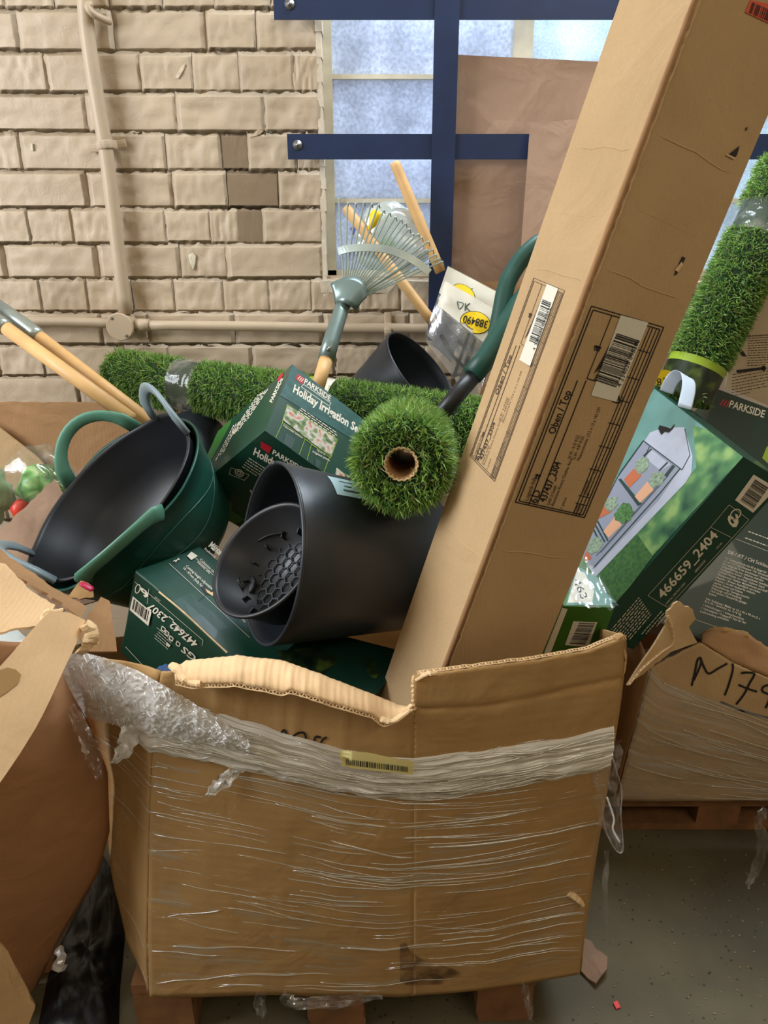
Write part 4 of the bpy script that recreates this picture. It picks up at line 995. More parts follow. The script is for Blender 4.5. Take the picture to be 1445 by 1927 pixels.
# irrigation carton -------------------------------------------------------------------
IK = 1.03
io = EYE + (Vector((-0.219, 1.32, 0.991)) - EYE) * IK; IX = axes([[0.1799, -0.6531, 0.7356], [0.8631, 0.4635, 0.2004], [0.4718, -0.5989, -0.6471]], (0.194 * IK, 0.293 * IK, 0.30 * IK))
ti = carton('irrigation_carton', io, IX, 'green holiday irrigation carton tilted on its edge behind the black planter', M['green'], 0.002)
fa, fb, fc = Plane(io, io + IX[0], io + IX[2]), Plane(io, io + IX[0], io + IX[1]), Plane(io, io + IX[1], io + IX[2])
fa.rect = (0.194 * IK, 0.30 * IK); fb.rect = (0.194 * IK, 0.293 * IK); fc.rect = (0.293 * IK, 0.30 * IK)
p = Print(fa, 0.0010); p.text('Holiday Irrigation Set', (551, 737), (678, 818), 15, 0.03, up=(0.25, -0.97)).text('PARKSIDE', (572, 721), (621, 755), 10, 0.025, up=(0.25, -0.97))
p.para((566, 768), (80, 55), (-8, 8), 4, 8, 1.3); p.text('9 litre water container', (533, 802), (570, 826), 4, 0.01, up=(0.2, -1)); p.text('Up to 36', (596, 848), (612, 857), 4, 0.01, up=(0.2, -1)).text('irrigation points', (588, 851), (620, 868), 4, 0.01, up=(0.2, -1))
p.line([(571, 723), (623, 759), (619, 764), (567, 728)], 1.0, True)
p.build('front_print', M['white'], ti)
k = Print(fa, 0.0010); k.poly([(560, 703), (573, 712), (569, 724), (556, 713)]); k.build('logo_patch', M['red'], ti)
k = Print(fa, 0.0014)
for i in range(3): k.line([(560 + i * 3.2, 714 + i * 2.2), (565 + i * 3.2, 708 + i * 2.2)], 1.4)
k.build('logo_stripes', M['white'], ti)
Print(fa, 0.0007).poly([(551, 687), (690, 790), (668, 830), (527, 744)]).build('title_band', plain('grey_green_ink', lin(52, 92, 88), 0.36, var=0.2, vscale=60), ti)
Print(fa, 0.0010).poly([(540, 762), (634, 826), (622, 860), (532, 790)]).build('garden_picture', M['garden_ink'], ti)
k = Print(fa, 0.0012)
for q in ([(532, 795), (574, 826), (562, 858), (518, 825)], [(586, 836), (620, 860), (608, 892), (576, 872)], [(541, 761), (635, 827), (622, 862), (531, 794)]): k.line(q, 1.0, True)
k.build('picture_frames', M['green_lime'], ti)
Print(fa, 0.0012).poly([(538, 814), (556, 826), (548, 846), (532, 836)]).poly([(594, 862), (604, 868), (600, 884), (592, 880)]).build('container_picture', M['slate'], ti)
Print(fa, 0.0012).poly([(633, 880), (664, 900), (652, 930), (626, 920)]).build('plant_picture', M['garden_ink'], ti)
p = Print(fc, 0.0008); p.text('PARKSIDE', (512, 854), (568, 888), 9, 0.025, up=(0.3, -0.95)).text('Holiday Irr', (476, 855), (545, 895), 14, 0.03, up=(0.3, -0.95))
p.para((468, 862), (50, 32), (-12, 16), 5, 8, 1.6); p.oval(450, 890, 9, 6.5, 30, hole=1.6).oval(450, 890, 5, 3, 30, hole=1.4).line([(435, 880), (469, 894), (460, 904), (431, 892)], 0.8, True)
p.line([(471, 922), (476, 932), (490, 938)], 3).line([(478, 916), (486, 930), (498, 934)], 2).para((380, 934), (58, 34), (-3, 4), 2, 8, 1.2)
p.build('bottom_print', M['white'], ti)
k = Print(fc, 0.0008); k.poly([(491, 830), (512, 842), (506, 854), (490, 842)]); k.build('logo_patch', M['red'], ti)
Print(fc, 0.0006).poly([(379, 916), (437, 948), (436, 960), (462, 978), (430, 990), (362, 926)]).build('green_corner', M['green_mid'], ti)
p = Print(fb, 0.0008); p.para((486, 742), (-62, 92), (18, -10), 5, 4, 1.2).para((440, 800), (-36, 70), (14, -9), 4, 6, 1.2); p.poly([(384, 887), (372, 908), (364, 915), (376, 893)]); p.text('PARKSIDE', (512, 758), (533, 712), 6, 0.02)
p.build('side_print', M['white'], ti)
Print(fb, 0.0006).poly([(411, 808), (440, 770), (434, 798), (376, 906), (364, 920), (408, 815)]).build('side_green', M['green_mid'], ti)
k = Print(fb, 0.0008); k.poly([(524, 708), (534, 700), (530, 712), (522, 719)]); k.build('side_logo', M['red'], ti)

# mower carton -------------------------------------------------------------------------
MK = 1.05
mo = EYE + (Vector((-0.429, 1.145, 0.791)) - EYE) * MK; MX = axes([[0.7593, 0.5757, -0.3034], [-0.548, 0.8171, 0.1791], [-0.351, -0.0303, -0.9359]], (0.34 * MK, 0.145 * MK, 0.20 * MK))
tm = carton('mower_carton', mo, MX, 'crushed dark green lawn mower carton with upside-down number under the planter', M['green'], 0.004, 0.0035, cuts=6)
ma, mb_ = Plane(mo, mo + MX[0], mo + MX[1]), Plane(mo, mo + MX[0], mo + MX[2])
p = Print(mb_, 0.0022)
p.text('447642_2307', (374, 1210), (284, 1134), 13, 0.02).text('6', (277, 1112), (262, 1104), 18, 0.03, up=(0.3, 0.95)); p.oval(259, 1108, 5, 9, 15, hole=1.5)
p.poly([(250, 1122), (285, 1152), (279, 1178), (244, 1148)]); p.text('GS', (371, 1237), (346, 1216), 11, 0.02); p.para((316, 1222), (-30, -26), (10, -20), 6, 4, 0.9)
for i, (x, y) in enumerate(((305, 1178), (312, 1186), (320, 1196), (333, 1206))): p.line([(x, y), (x + 6, y + 5), (x + 4, y + 11), (x - 2, y + 7)], 1.6, True)
p.line([(254, 1095), (382, 1205), (380, 1215)], 0.6).line([(280, 1108), (277, 1136)], 0.6).line([(236, 1217), (292, 1277)], 0.9).text('LAWN MOWER', (354, 1194), (332, 1174), 3.2).text('CTN. NO.', (302, 1130), (292, 1122), 3.0)
p.poly([(313, 1208), (321, 1214), (318, 1218), (315, 1214), (313, 1218)])
p.build('side_print', M['white'], tm)
Print(mb_, 0.0026).bars((252, 1127), (281, 1151), (248, 1146), 7, 15).build('bar_code', M['black_ink'], tm)
p = Print(ma, 0.0022)
p.text('Cutting height adjustable', (349, 1066), (398, 1110), 5, 0.006).text('14 - 47mm (fully foldable)', (344, 1070), (390, 1116), 5, 0.006).text('Collection container', (375, 1054), (415, 1090), 5, 0.006).text('volume: 20L', (370, 1058), (394, 1080), 5, 0.006)
p.text('Working width', (433, 1144), (460, 1172), 5, 0.006).text('30cm', (427, 1148), (438, 1160), 5, 0.006).text('Mähtechnik', (392, 1028), (432, 1060), 12, 0.03).text('Produces a', (384, 1034), (404, 1050), 5, 0.006)
p.poly([(360, 1038), (372, 1046), (360, 1054), (352, 1046)]).line([(326, 1056), (338, 1052)], 1.6).line([(330, 1058), (336, 1050)], 1.6)
p.line([(414, 1128), (424, 1140)], 1.5).line([(412, 1131), (417, 1127)], 1.5).line([(422, 1143), (427, 1138)], 1.5)
p.line([(318, 1060), (470, 1200)], 0.6).line([(360, 1042), (420, 1100)], 0.6)
p.build('top_print', M['white'], tm)
p = Print(ma, 0.0024); p.poly([(378, 1105), (384, 1100), (394, 1112), (402, 1110), (396, 1120), (386, 1116)]).line([(372, 1132), (392, 1116), (420, 1096)], 1.5).build('tear', M['black_ink'], tm)
p = Print(ma, 0.0028); p.poly([(386, 1107), (398, 1115), (403, 1111), (400, 1122), (390, 1115)]).build('torn_liner', M['card_edge'], tm)
bw = [on_surface(bvh_of([o for o in tm.children if o.name.startswith('body')]), *q, 0.001) for q in ((254, 1074), (300, 1114), (345, 1152), (400, 1203), (428, 1229))]
bw = [q for q in bw if q is not None]
if len(bw) > 2: mesh('worn_edge', *tube(spline(bw, 6), 0.0016, 5), M['card_edge'], tm)

# ------------------------------------------------------------------ planters
def planter(c, n, e1, e2, r, depth, label, taper=0.84, tray=None):
    t = thing('planter', (c.x, c.y, c.z - r), label, 'planter')
    pr = [(0, -depth), (r * taper - 0.006, -depth), (r * taper, -depth + 0.006), (r * 0.985, -0.026), (r * 0.99, -0.022), (r * 1.0, -0.004), (r * 1.0, -0.001), (r - 0.0015, 0.001), (r - 0.0035, 0.001), (r - 0.005, -0.001), (r - 0.006, -0.02), (r * taper - 0.004, -depth + 0.008), (0, -depth + 0.008)]
    mesh('body', *lathe(c, n, e1, e2, pr, 72), M['pot'], t, True)
    ring = [c + n * 0.0005 + (e1 * math.cos(2 * math.pi * i / 72) + e2 * math.sin(2 * math.pi * i / 72)) * (r - 0.0012) for i in range(73)]
    mesh('rim', *tube(ring, 0.0032, 8), M['pot'], t, True)
    return t
n, e1, e2 = disc_frame(508, 1041, 177, 0.33)
c = at(508, 1041, 1.18); pr_ = 172 * 1.18 / F
tp = planter(c, n, e1, e2, pr_, 0.285, 'black round planter lying on its side with a self-watering insert sliding out', 0.80)
# water-care label on the shoulder of the planter
def on_pot(h, w, lift): rr = pr_ * lerp(1.0, 0.80, h / 0.285) + lift; return c - n * h + (e1 * math.cos(w) + e2 * math.sin(w)) * rr
def off_px(k):
    p = on_pot(0.13, math.radians(k), 0); q = pix(p); vis = (on_pot(0.13, math.radians(k), 0.01) - p).dot(EYE - p) > 0
    return abs(q[1] - 922) + (0 if vis else 1e4)
w0 = math.radians(min(range(360), key=off_px))
V = grid(lambda a, k: on_pot(lerp(0.065, 0.20, a), w0 + lerp(-0.22, 0.16, k), 0.0010), 6, 8)
mesh('care_label', V[0], V[1], plain('care_label_paper', lin(168, 196, 204), 0.35, var=0.05), tp, True)
mb = MB()
for (a0, a1), (k0, k1) in (((0.08, 0.11), (-0.14, -0.11)), ((0.085, 0.10), (-0.05, -0.03)), ((0.12, 0.15), (-0.10, -0.07)), ((0.12, 0.17), (0.0, 0.02)), ((0.12, 0.17), (0.04, 0.055)), ((0.08, 0.11), (0.05, 0.065))):
    g = grid(lambda a, k: on_pot(lerp(a0, a1, a), w0 + lerp(k0, k1, k), 0.0016), 2, 2); mb.add(g[:2])
mb.build('label_print', M['slate'], tp)
# insert: shallow bowl with honeycomb floor, filler disc and hose
ni, i1, i2 = disc_frame(500, 1052, 142, 0.62)
ci = at(497, 1050, 1.135); ri = 0.0985
tray = thing('planter_insert', (ci.x, ci.y, ci.z - ri), 'round black insert with honeycomb floor sliding out of the planter', 'plant insert')
mesh('bowl', *lathe(ci, ni, i1, i2, [(0, -0.074), (ri * 0.80, -0.074), (ri * 0.97, -0.004), (ri * 1.03, -0.003), (ri * 1.03, 0.001), (ri * 0.985, 0.002), (ri * 0.955, -0.003), (ri * 0.80, -0.050), (ri * 0.74, -0.052), (ri * 0.70, -0.068), (0, -0.068)], 64), M['pot_in'], tray, True)
hx = MB(); s = 0.0092
for i in range(-7, 8):
    for j in range(-8, 9):
        x = i * 1.5 * s * 1.155; y = (j + 0.5 * (i % 2)) * s * 2
        if math.hypot(x, y) > ri * 0.66: continue
        ctr = ci - ni * 0.066 + i1 * x + i2 * y
        for k in range(6):
            a0, a1_ = math.pi / 3 * k, math.pi / 3 * (k + 1); R_ = s * 1.155
            p0 = ctr + (i1 * math.cos(a0) + i2 * math.sin(a0)) * R_; p1 = ctr + (i1 * math.cos(a1_) + i2 * math.sin(a1_)) * R_
            q0 = ctr + (i1 * math.cos(a0) + i2 * math.sin(a0)) * R_ * 0.88; q1 = ctr + (i1 * math.cos(a1_) + i2 * math.sin(a1_)) * R_ * 0.88
            hx.add(([p0, p1, q1, q0, p0 + ni * 0.002, p1 + ni * 0.002, q1 + ni * 0.002, q0 + ni * 0.002], [(4, 5, 6, 7), (7, 6, 2, 3)]))
hx.build('honeycomb_floor', M['pot'], tray)
for k in range(14):
    a = 2 * math.pi * k / 14; d = i1 * math.cos(a) + i2 * math.sin(a); tg_ = d.cross(ni)
    mesh('stiffening_rib', *boxvf(ci - ni * 0.056 + d * ri * 0.72 - tg_ * 0.001, d * ri * 0.11, tg_ * 0.002, ni * 0.012), M['pot_in'], tray)
fdc = ci - ni * 0.058 + (i1 * 0 + i2 * 0)
pd = Plane(fdc, fdc + i1, fdc + i2); fd = pd.px(462, 1105)
mesh('filler_disc', *lathe(fd, ni, i1, i2, [(0.022, 0), (0.022, 0.004), (0.019, 0.005), (0, 0.005)], 28), M['pot'], tray, True)
mesh('valve', *lathe(fd + ni * 0.005, ni, i1, i2, [(0.005, 0), (0.005, 0.008), (0.002, 0.009), (0.002, 0.018), (0, 0.018)], 12), M['bolt'], tray, True)
hz = [pd.px(u, v, l) for u, v, l in ((458, 1108, 0.012), (449, 1092, 0.02), (450, 1065, 0.022), (466, 1035, 0.024), (500, 1010, 0.022), (535, 1002, 0.012))]
mesh('overflow_hose', *tube(spline(hz, 6), 0.0024, 8), M['black'], tray, True)
# the other planters
n, e1, e2 = disc_frame(795, 703, 40, 0.34)
planter(at(795, 703, 1.80), n, e1, e2, 0.123, 0.20, 'black round planter tilted up behind the long grass roll', 0.82)
n, e1, e2 = disc_frame(372, 830, 250, 0.5)
planter(at(352, 874, 1.80), n, e1, e2, 0.075, 0.12, 'dark planter in shadow between the tubs and the irrigation carton', 0.85)

# ------------------------------------------------------------------ flexible tubs, one inside the other
n, e1, e2 = disc_frame(203, 930, 139, 0.42)
ct = at(207, 932, 1.46)
if e1.x < 0: e1, e2 = -e1, -e2
RB = 0.185
def tub(c, n, e1, e2, r, depth, label, mat, grip, ph, sx=1.0, rest=None, low=None):
    t = thing('flexible_tub', (c.x, c.y, c.z - r), label, 'tub')
    k = 96
    def rimh(a):       # the rim rises towards the two handles
        return 0.016 * max(0.0, math.cos(2 * (a - ph))) ** 2 - 0.006
    prof = [(0, -depth), (0.70, -depth), (0.74, -depth + 0.012), (0.86, -depth * 0.5), (0.94, -depth * 0.22), (0.99, 0.0), (1.008, 0.0), (1.008, 0.004), (0.98, 0.004), (0.975, -0.004), (0.92, -depth * 0.25), (0.84, -depth * 0.5), (0.72, -depth + 0.014), (0, -depth + 0.008)]
    V = []; Fs = []
    for q, h in prof:
        for j in range(k):
            a = 2 * math.pi * j / k; up_ = max(0.0, 1 + h / (depth * 0.4)) if h < 0 else 1.0
            V.append(c + n * (h + rimh(a) * up_) + (e1 * (math.cos(a) * sx) + e2 * math.sin(a)) * (q * r))
    for i in range(len(prof) - 1):
        for j in range(k): Fs.append((i * k + j, i * k + (j + 1) % k, (i + 1) * k + (j + 1) % k, (i + 1) * k + j))
    mesh('body', V, Fs, mat, t, True)
    for i in range(2):
        rb_ = []
        for j in range(25):
            a = 2 * math.pi * (j / 24) ; hh = -depth * (0.34 + 0.16 * i) + 0.02 * math.sin(3 * a + i * 2); qq = 1 + hh * 0.55 / depth
            rb_.append(c + n * hh + (e1 * (math.cos(a) * sx) + e2 * math.sin(a)) * (r * (np.interp(hh, [-depth, -depth * 0.5, -depth * 0.22, 0], [0.73, 0.862, 0.942, 0.992]))))
        mesh('moulded_rib', *tube(spline(rb_, 3), 0.0016, 6), mat, t, True)
    for s_ in (0, 1):
        a0 = ph + math.pi * s_; P = []
        for j in range(15):
            f = j / 14; a = a0 + lerp(-0.46, 0.46, f); hgt = (low[s_] if low else 0.072) * max(0.0, math.sin(math.pi * f)) ** 0.55; out = 1.0 + 0.02 * math.sin(math.pi * f) - (rest[s_] if rest else 0) * math.sin(math.pi * f)
            P.append(c + n * (hgt + 0.004) + (e1 * (math.cos(a) * sx) + e2 * math.sin(a)) * (r * out))
        m = len(P); mid = (e1 * (math.cos(a0) * sx) + e2 * math.sin(a0)).normalized()
        mesh('handle', *tube(P, [0.016] * 2 + [0.014] + [0.013] * (m - 6) + [0.014] + [0.016] * 2, 12, True, 0.42, n + mid * 0.15), grip, t, True)
    return t
ph0 = math.radians(0)
# angle of the direction that points to the upper-left of the picture
def img_ang(dx, dy):
    best = None
    for k in range(360):
        a = math.radians(k); d = e1 * math.cos(a) + e2 * math.sin(a); x, y = d.dot(RT), -d.dot(UP) ; s_ = (x * dx + y * dy) / math.hypot(x, y) / math.hypot(dx, dy)
        if best is None or s_ > best[0]: best = (s_, a)
    return best[1]
tub(ct - n * 0.012, n, e1, e2, RB * 1.03, 0.178, 'dark green flexible tub lying tilted, holding a black tub inside it', M['tub_green'], M['tub_grip'], img_ang(-0.6, -0.75), 1.12, (-0.06, -0.05), (0.082, 0.026))
tub(ct + n * 0.002, n, e1, e2, RB * 0.985, 0.160, 'black flexible tub nested inside the dark green tub', M['tub_black'], M['tub_grip_grey'], img_ang(0.62, -0.78), 1.12, (0.0, 0.04), (0.082, 0.082))

# ------------------------------------------------------------------ bagged stands with yellow number
def bagged(quad, D0, D1, label, num, oval):
    t = thing('bagged_stand', at(*quad[3], D1), label, 'plastic bag', None)
    A, B, Cc, Dd = [at(*q, D0 if i < 2 else D1) for i, q in enumerate(quad)]
    def sk(a, k, off): 
        p = lerp(lerp(A, B, a), lerp(Dd, Cc, a), k); nn = (B - A).cross(Dd - A).normalized(); nn = nn if nn.dot(FW) < 0 else -nn
        pf_ = math.sin(math.pi * a) ** 0.5 * math.sin(math.pi * min(1, k * 1.1 + 0.05)) ** 0.6
        return p + nn * (off * (0.018 * pf_ + 0.003) + 0.005 * noise.noise(Vector((a * 5 + off, k * 8, D0 * 9))) * pf_)
    for off, nm in ((1, 'bag_front'), (-1, 'bag_back')):
        g = grid(lambda a, k: sk(a, k, off), 20, 26); mesh(nm, g[0], g[1], M['bag'], t, True, g[2])
    h = grid(lambda a, k: sk(a, lerp(0.012, 0.40, k), 1.15), 16, 8); o = mesh('printed_header', h[0], h[1], plain('bag_header_film', lin(214, 208, 190), 0.35, var=0.05), t, True); o['label'] = 'cream printed header of the bag'
    bv = bvh_of([o])
    if oval:
        mbp = MB(); (cx, cy, a_, b_, rot) = oval; ring = []
        cc, ss = math.cos(math.radians(rot)), math.sin(math.radians(rot))
        def disc(sc, lift):
            m_ = MB(); V = []
            for rr in (1.0, 0.66, 0.33):
                for q in range(32):
                    w = 2 * math.pi * q / 32; p = on_surface(bv, cx + (a_ * math.cos(w) * cc - b_ * math.sin(w) * ss) * rr * sc, cy + (a_ * math.cos(w) * ss + b_ * math.sin(w) * cc) * rr * sc, lift)
                    V.append(p)
            V.append(on_surface(bv, cx, cy, lift))
            if any(p is None for p in V): V = [p if p is not None else lerp(V[-1] or at(cx, cy, D0), at(cx, cy, D0), 0.5) for p in V]
            Fs = [(i * 32 + q, i * 32 + (q + 1) % 32, (i + 1) * 32 + (q + 1) % 32, (i + 1) * 32 + q) for i in (0, 1) for q in range(32)] + [(64 + q, 64 + (q + 1) % 32, 96) for q in range(32)]
            return V, Fs
        mesh('number_outline', *disc(1.0, 0.0010), M['black_ink'], t); mesh('number_oval', *disc(0.94, 0.0018), M['yellow'], t)
        if num:
            V, T, wd = letters(num, 0.012); P = []
            bx, by = cx + a_ * 0.80 * cc - 7 * ss * -1, cy + a_ * 0.80 * ss - 8
            for x, y in V:
                u = bx - cc * (x / wd) * a_ * 1.6 - ss * -1 * (y / 0.72) * 15 * -1; v = by - ss * (x / wd) * a_ * 1.6 + cc * (y / 0.72) * 15
                P.append(on_surface(bv, u, v, 0.0026) or at(u, v, D0 - 0.02))
            mesh('number', P, T, M['black_ink'], t)
        mk = MB()
        for (px_, py_) in ((quad[0][0] + 22, quad[0][1] + 40),):
            marker(mk, bv, [(px_, py_), (px_ + 12, py_ + 4), (px_ + 4, py_ + 14), (px_, py_)], 1.6, 4); marker(mk, bv, [(px_ + 16, py_ + 3), (px_ + 15, py_ + 17)], 2, 4); marker(mk, bv, [(px_ + 24, py_ + 3), (px_ + 17, py_ + 10), (px_ + 24, py_ + 18)], 2, 4)
        mk.build('recycling_mark', M['slate'], t)
    def P_(a, k, off=0.0): return sk(a, k, off)
    for a in (0.55, 0.66, 0.80): mesh('stand_bar', *boxvf(P_(a, 0.42), P_(a + 0.05, 0.42) - P_(a, 0.42), P_(a - 0.02, 0.99) - P_(a, 0.42), FW * 0.012), M['black'], t)
    mesh('stand_bar', *tube([P_(0.18, 0.72), P_(0.45, 0.80), P_(0.85, 0.78)], 0.004, 8), M['black'], t, True)
    mesh('folded_insert', *boxvf(P_(0.10, 0.55), P_(0.44, 0.55) - P_(0.10, 0.55), P_(0.12, 0.92) - P_(0.10, 0.55), FW * 0.010), plain('grey_insert', lin(96, 98, 104), 0.5) if 'grey_insert' not in bpy.data.materials else bpy.data.materials['grey_insert'], t)
    return t
bagged([(843, 500), (968, 566), (935, 742), (800, 628)], 1.72, 1.75, 'rear clear bag with cream header, partly behind the number 388490 bag', '', (872, 552, 24, 15, 32))
bagged([(838, 528), (952, 592), (895, 765), (801, 643)], 1.66, 1.69, 'clear bag of black stand parts with yellow number oval 388490', '388490', (894, 607, 29, 21, 14))
# crumpled bags on the sill and at the left
def crumple(name, ctr, rad, label, mat, seed, cat='plastic bag', parts=(), amp=0.28, det=3):
    t = thing(name, (ctr.x, ctr.y, ctr.z - rad[2]), label, cat)
    bm = bmesh.new(); bmesh.ops.create_icosphere(bm, subdivisions=det + 1, radius=1)
    for v in bm.verts:
        d = v.co.normalized(); w = 1 + amp * (noise.noise(d * 2.2 + Vector((seed, 0, 0))) + 0.5 * abs(noise.noise(d * 5 + Vector((0, seed, 0)))))
        v.co = ctr + Vector((d.x * rad[0], d.y * rad[1], d.z * rad[2])) * w
    V = [v.co.copy() for v in bm.verts]; bm.verts.index_update(); Fs = [tuple(v.index for v in f.verts) for f in bm.faces]; bm.free()
    mesh('film', V, Fs, mat, t, True)
    for nm, o_, r_, m_ in parts:
        g = lathe(ctr + Vector(o_), Vector((0.3, -0.5, 0.8)).normalized(), *frame_of(Vector((0.3, -0.5, 0.8))), [(0, -r_[1]), (r_[0] * 0.7, -r_[1] * 0.8), (r_[0], 0), (r_[0] * 0.7, r_[1] * 0.8), (0, r_[1])], 10)
        P = [p + Vector((noise.noise(p * 30), noise.noise(p * 30 + Vector((5, 0, 0))), noise.noise(p * 30 + Vector((0, 5, 0))))) * 0.015 for p in g[0]]
        mesh(nm, P, g[1], m_, t, True)
    return t
gm = photo_ink('green_bag_print', [lin(40, 92, 40), lin(110, 168, 84), lin(196, 222, 160)], 30)
crumple('crumpled_bag', at(80, 925, 1.775), (0.086, 0.06, 0.105), 'clear bag with green and red contents by the left tub handle', M['film_clear'], 4.0, parts=(('green_content', (0.0, 0.0, 0.01), (0.058, 0.055), gm), ('red_content', (-0.034, -0.045, -0.030), (0.024, 0.020), plain('red_plastic', lin(214, 66, 48), 0.4)), ('grey_content', (0.04, -0.02, -0.005), (0.022, 0.02), M['slate'])))
crumple('crumpled_bag', at(-34, 925, 1.74), (0.055, 0.05, 0.08), 'pale green crumpled plastic bag at the left edge beside the cardboard', plain('pale_green_film', lin(176, 204, 168), 0.3, var=0.1, bump=0.5, bscale=30), 9.0, amp=0.4)
crumple('crumpled_bag', Vector((atY(738, 455, 1.93).x, 1.93, atY(738, 452, 1.93).z)), (0.092, 0.035, 0.075), 'white and green crumpled bag behind the rake tines on the sill', film('milky_bag', 0.95, (16, 16), 0.55, 0.4, use_uv=False, tint=(0.85, 0.95, 0.88, 1)), 2.0, parts=(('green_content', (-0.02, 0.0, -0.02), (0.03, 0.024), plain('leaf_green_plastic', lin(96, 176, 60), 0.4)), ('yellow_content', (-0.05, -0.022, 0.035), (0.016, 0.035), M['yellow']), ('blue_content', (-0.075, 0.03, 0.02), (0.024, 0.03), plain('violet_blue_plastic', lin(70, 84, 168), 0.4))))

# ------------------------------------------------------------------ the wrapped box in the middle
def cY(a, v): return 0.86 + 0.03 * a - 0.050 * math.sin(math.pi * min(1, max(0, a))) * (0.45 + 0.55 * math.sin(math.pi * min(1, max(0, (1880 - v) / 760))))
VR = [1180, 1250, 1320, 1400, 1480, 1600, 1750, 1880]
UL = [318, 308, 298, 291, 287, 283, 281, 283]; UR = [1172, 1170, 1162, 1150, 1138, 1118, 1096, 1083]
def front(a, v, off=0.0):
    u = lerp(interp(v, VR, UL), interp(v, VR, UR), a); p = atY(u, v, cY(a, v) - off)
    return p
def bot(u): return interp(u, [283, 480, 700, 935, 1083], [1872, 1866, 1872, 1852, 1828])
def u_of(a, v): return lerp(interp(v, VR, UL), interp(v, VR, UR), a)
base = atZ(660, 1870, 0.155)
tb = thing('wrapped_box', (base.x, 1.2, 0.15), 'big brown cardboard box wrapped in stretch film on a pallet, flaps torn', 'box')
TOPL = ([318, 345, 440, 530, 640, 778], [1262, 1243, 1233, 1243, 1282, 1334]); TOPR = ([776, 800, 1000, 1100, 1150, 1166], [1272, 1268, 1242, 1224, 1203, 1196])
SPLIT = lambda v: (778 - interp(v, VR, UL)) / (interp(v, VR, UR) - interp(v, VR, UL))
def dents(p, s=1.0): return 0.0028 * s * noise.noise(p * 9) + 0.0012 * s * noise.noise(p * 30)
def panel(a0, a1, top, ripples=None):
    def fn(x, y):
        v0 = bot(lerp(283, 1083, lerp(a0, a1, x)))
        for _ in range(3):
            sv = SPLIT(1330); A = lerp(a0, a1, x); u = u_of(A, 1280); v1 = top(u)
        v = lerp(v0, v1, y); A = lerp(a0 if a0 == 0 else SPLIT(v), a1 if a1 == 1 else SPLIT(v), x)
        p = front(A, v); rp = ripples(A, v, p) if ripples else 0
        return p - Vector((0, 1, 0)) * (dents(p) + rp)
    return fn
rl = random.Random(3)
CRE = [rl.uniform(0.02, 0.98) for _ in range(9)]
def rip_l(A, v, p): return 0.0016 * sum(math.exp(-((A - 0.5 * c_) * 160) ** 2) for c_ in CRE) * (1 if v < 1430 else 0.3)
def rip_r(A, v, p):
    k = 0.0 if v > 1440 else 1.0
    crease = math.exp(-((v - interp(u_of(A, v), [778, 900, 1000, 1080, 1170], [1332, 1326, 1310, 1290, 1272])) / 5.0) ** 2)
    return k * (0.0010 * math.sin(v * 0.55 + 3 * noise.noise(p * 14)) * (0.5 + 0.5 * noise.noise(p * 7)) - 0.0035 * crease)
jt = random.Random(11)
def top_l(u): return interp(u, *TOPL)
def top_r(u): return interp(u, *TOPR) + 1.6 * noise.noise(Vector((u * 0.09, 3, 0))) + 1.2 * noise.noise(Vector((u * 0.31, 5, 0)))
g = grid(panel(0.0, SPLIT(1330), top_l, rip_l), 60, 70, -0.005)
pL = mesh('front_panel', g[0], g[1], M['card'], tb, True); pL['label'] = 'left front panel with vertical flutes'
g = grid(panel(SPLIT(1330) + 0.001, 1.0, top_r, rip_r), 60, 110, -0.005)
pR = mesh('front_panel', g[0], g[1], M['card'], tb, True); pR['label'] = 'right front panel standing higher, with level ripples'
# left chamfer and the sides
CL = {'v': [1235, 1340, 1480, 1650, 1768], 'u': [128, 158, 197, 217, 243]}
def chamfer(x, y):
    v = lerp(bot(283), 1262, y); p = front(0, v); q = atY(interp(lerp(1768, 1235, y), CL['v'], CL['u']), lerp(1768, 1235, y), lerp(0.955, 1.0, y))
    w = lerp(q, p, x); return w - Vector((0.45, 0.89, 0)) * (dents(w, 1.6) - 0.012 * math.sin(math.pi * x) * (0.4 + 0.6 * y))
g = grid(chamfer, 14, 40, -0.005); pC = mesh('corner_panel', g[0], g[1], M['card'], tb, True)
def sideL(x, y):
    q = atY(interp(lerp(1768, 1235, y), CL['v'], CL['u']), lerp(1768, 1235, y), lerp(0.955, 1.0, y)); r_ = Vector((q.x * (1.0 + 0.10 * y), 1.58, lerp(0.16, 0.41, y))); return lerp(r_, q, x) - Vector((0.075 * math.sin(math.pi * x) * y, 0, 0))
g = grid(sideL, 10, 14, -0.005); mesh('side_panel', g[0], g[1], M['card'], tb, True)
def sideR(x, y):
    p = front(1.0, lerp(bot(1083), 1196, y)); q = Vector((p.x + 0.005 + 0.10 * y, 1.56, lerp(0.16, 0.46, y))); w = lerp(p, q, x); return w
g = grid(sideR, 12, 16, -0.005); mesh('side_panel', g[0], g[1], M['card'], tb, True)
g = grid(lambda x, y: lerp(sideR(1, y), sideL(0, y), x), 10, 8, -0.005); mesh('back_panel', g[0], g[1], M['card'], tb, True)
mesh('bottom_panel', *plate_vf([front(0, bot(283)) + Vector((0.006, 0.01, 0.004)), front(1, bot(1083)) + Vector((-0.006, 0.01, 0.004)), Vector((front(1, bot(1083)).x, 1.55, 0.165)), Vector((-0.40, 1.57, 0.165)), atY(243, 1768, 0.955) + Vector((0.006, 0, 0.004))], Vector((0, 0, 1)), 0.004, 0), M['card_dark'], tb)
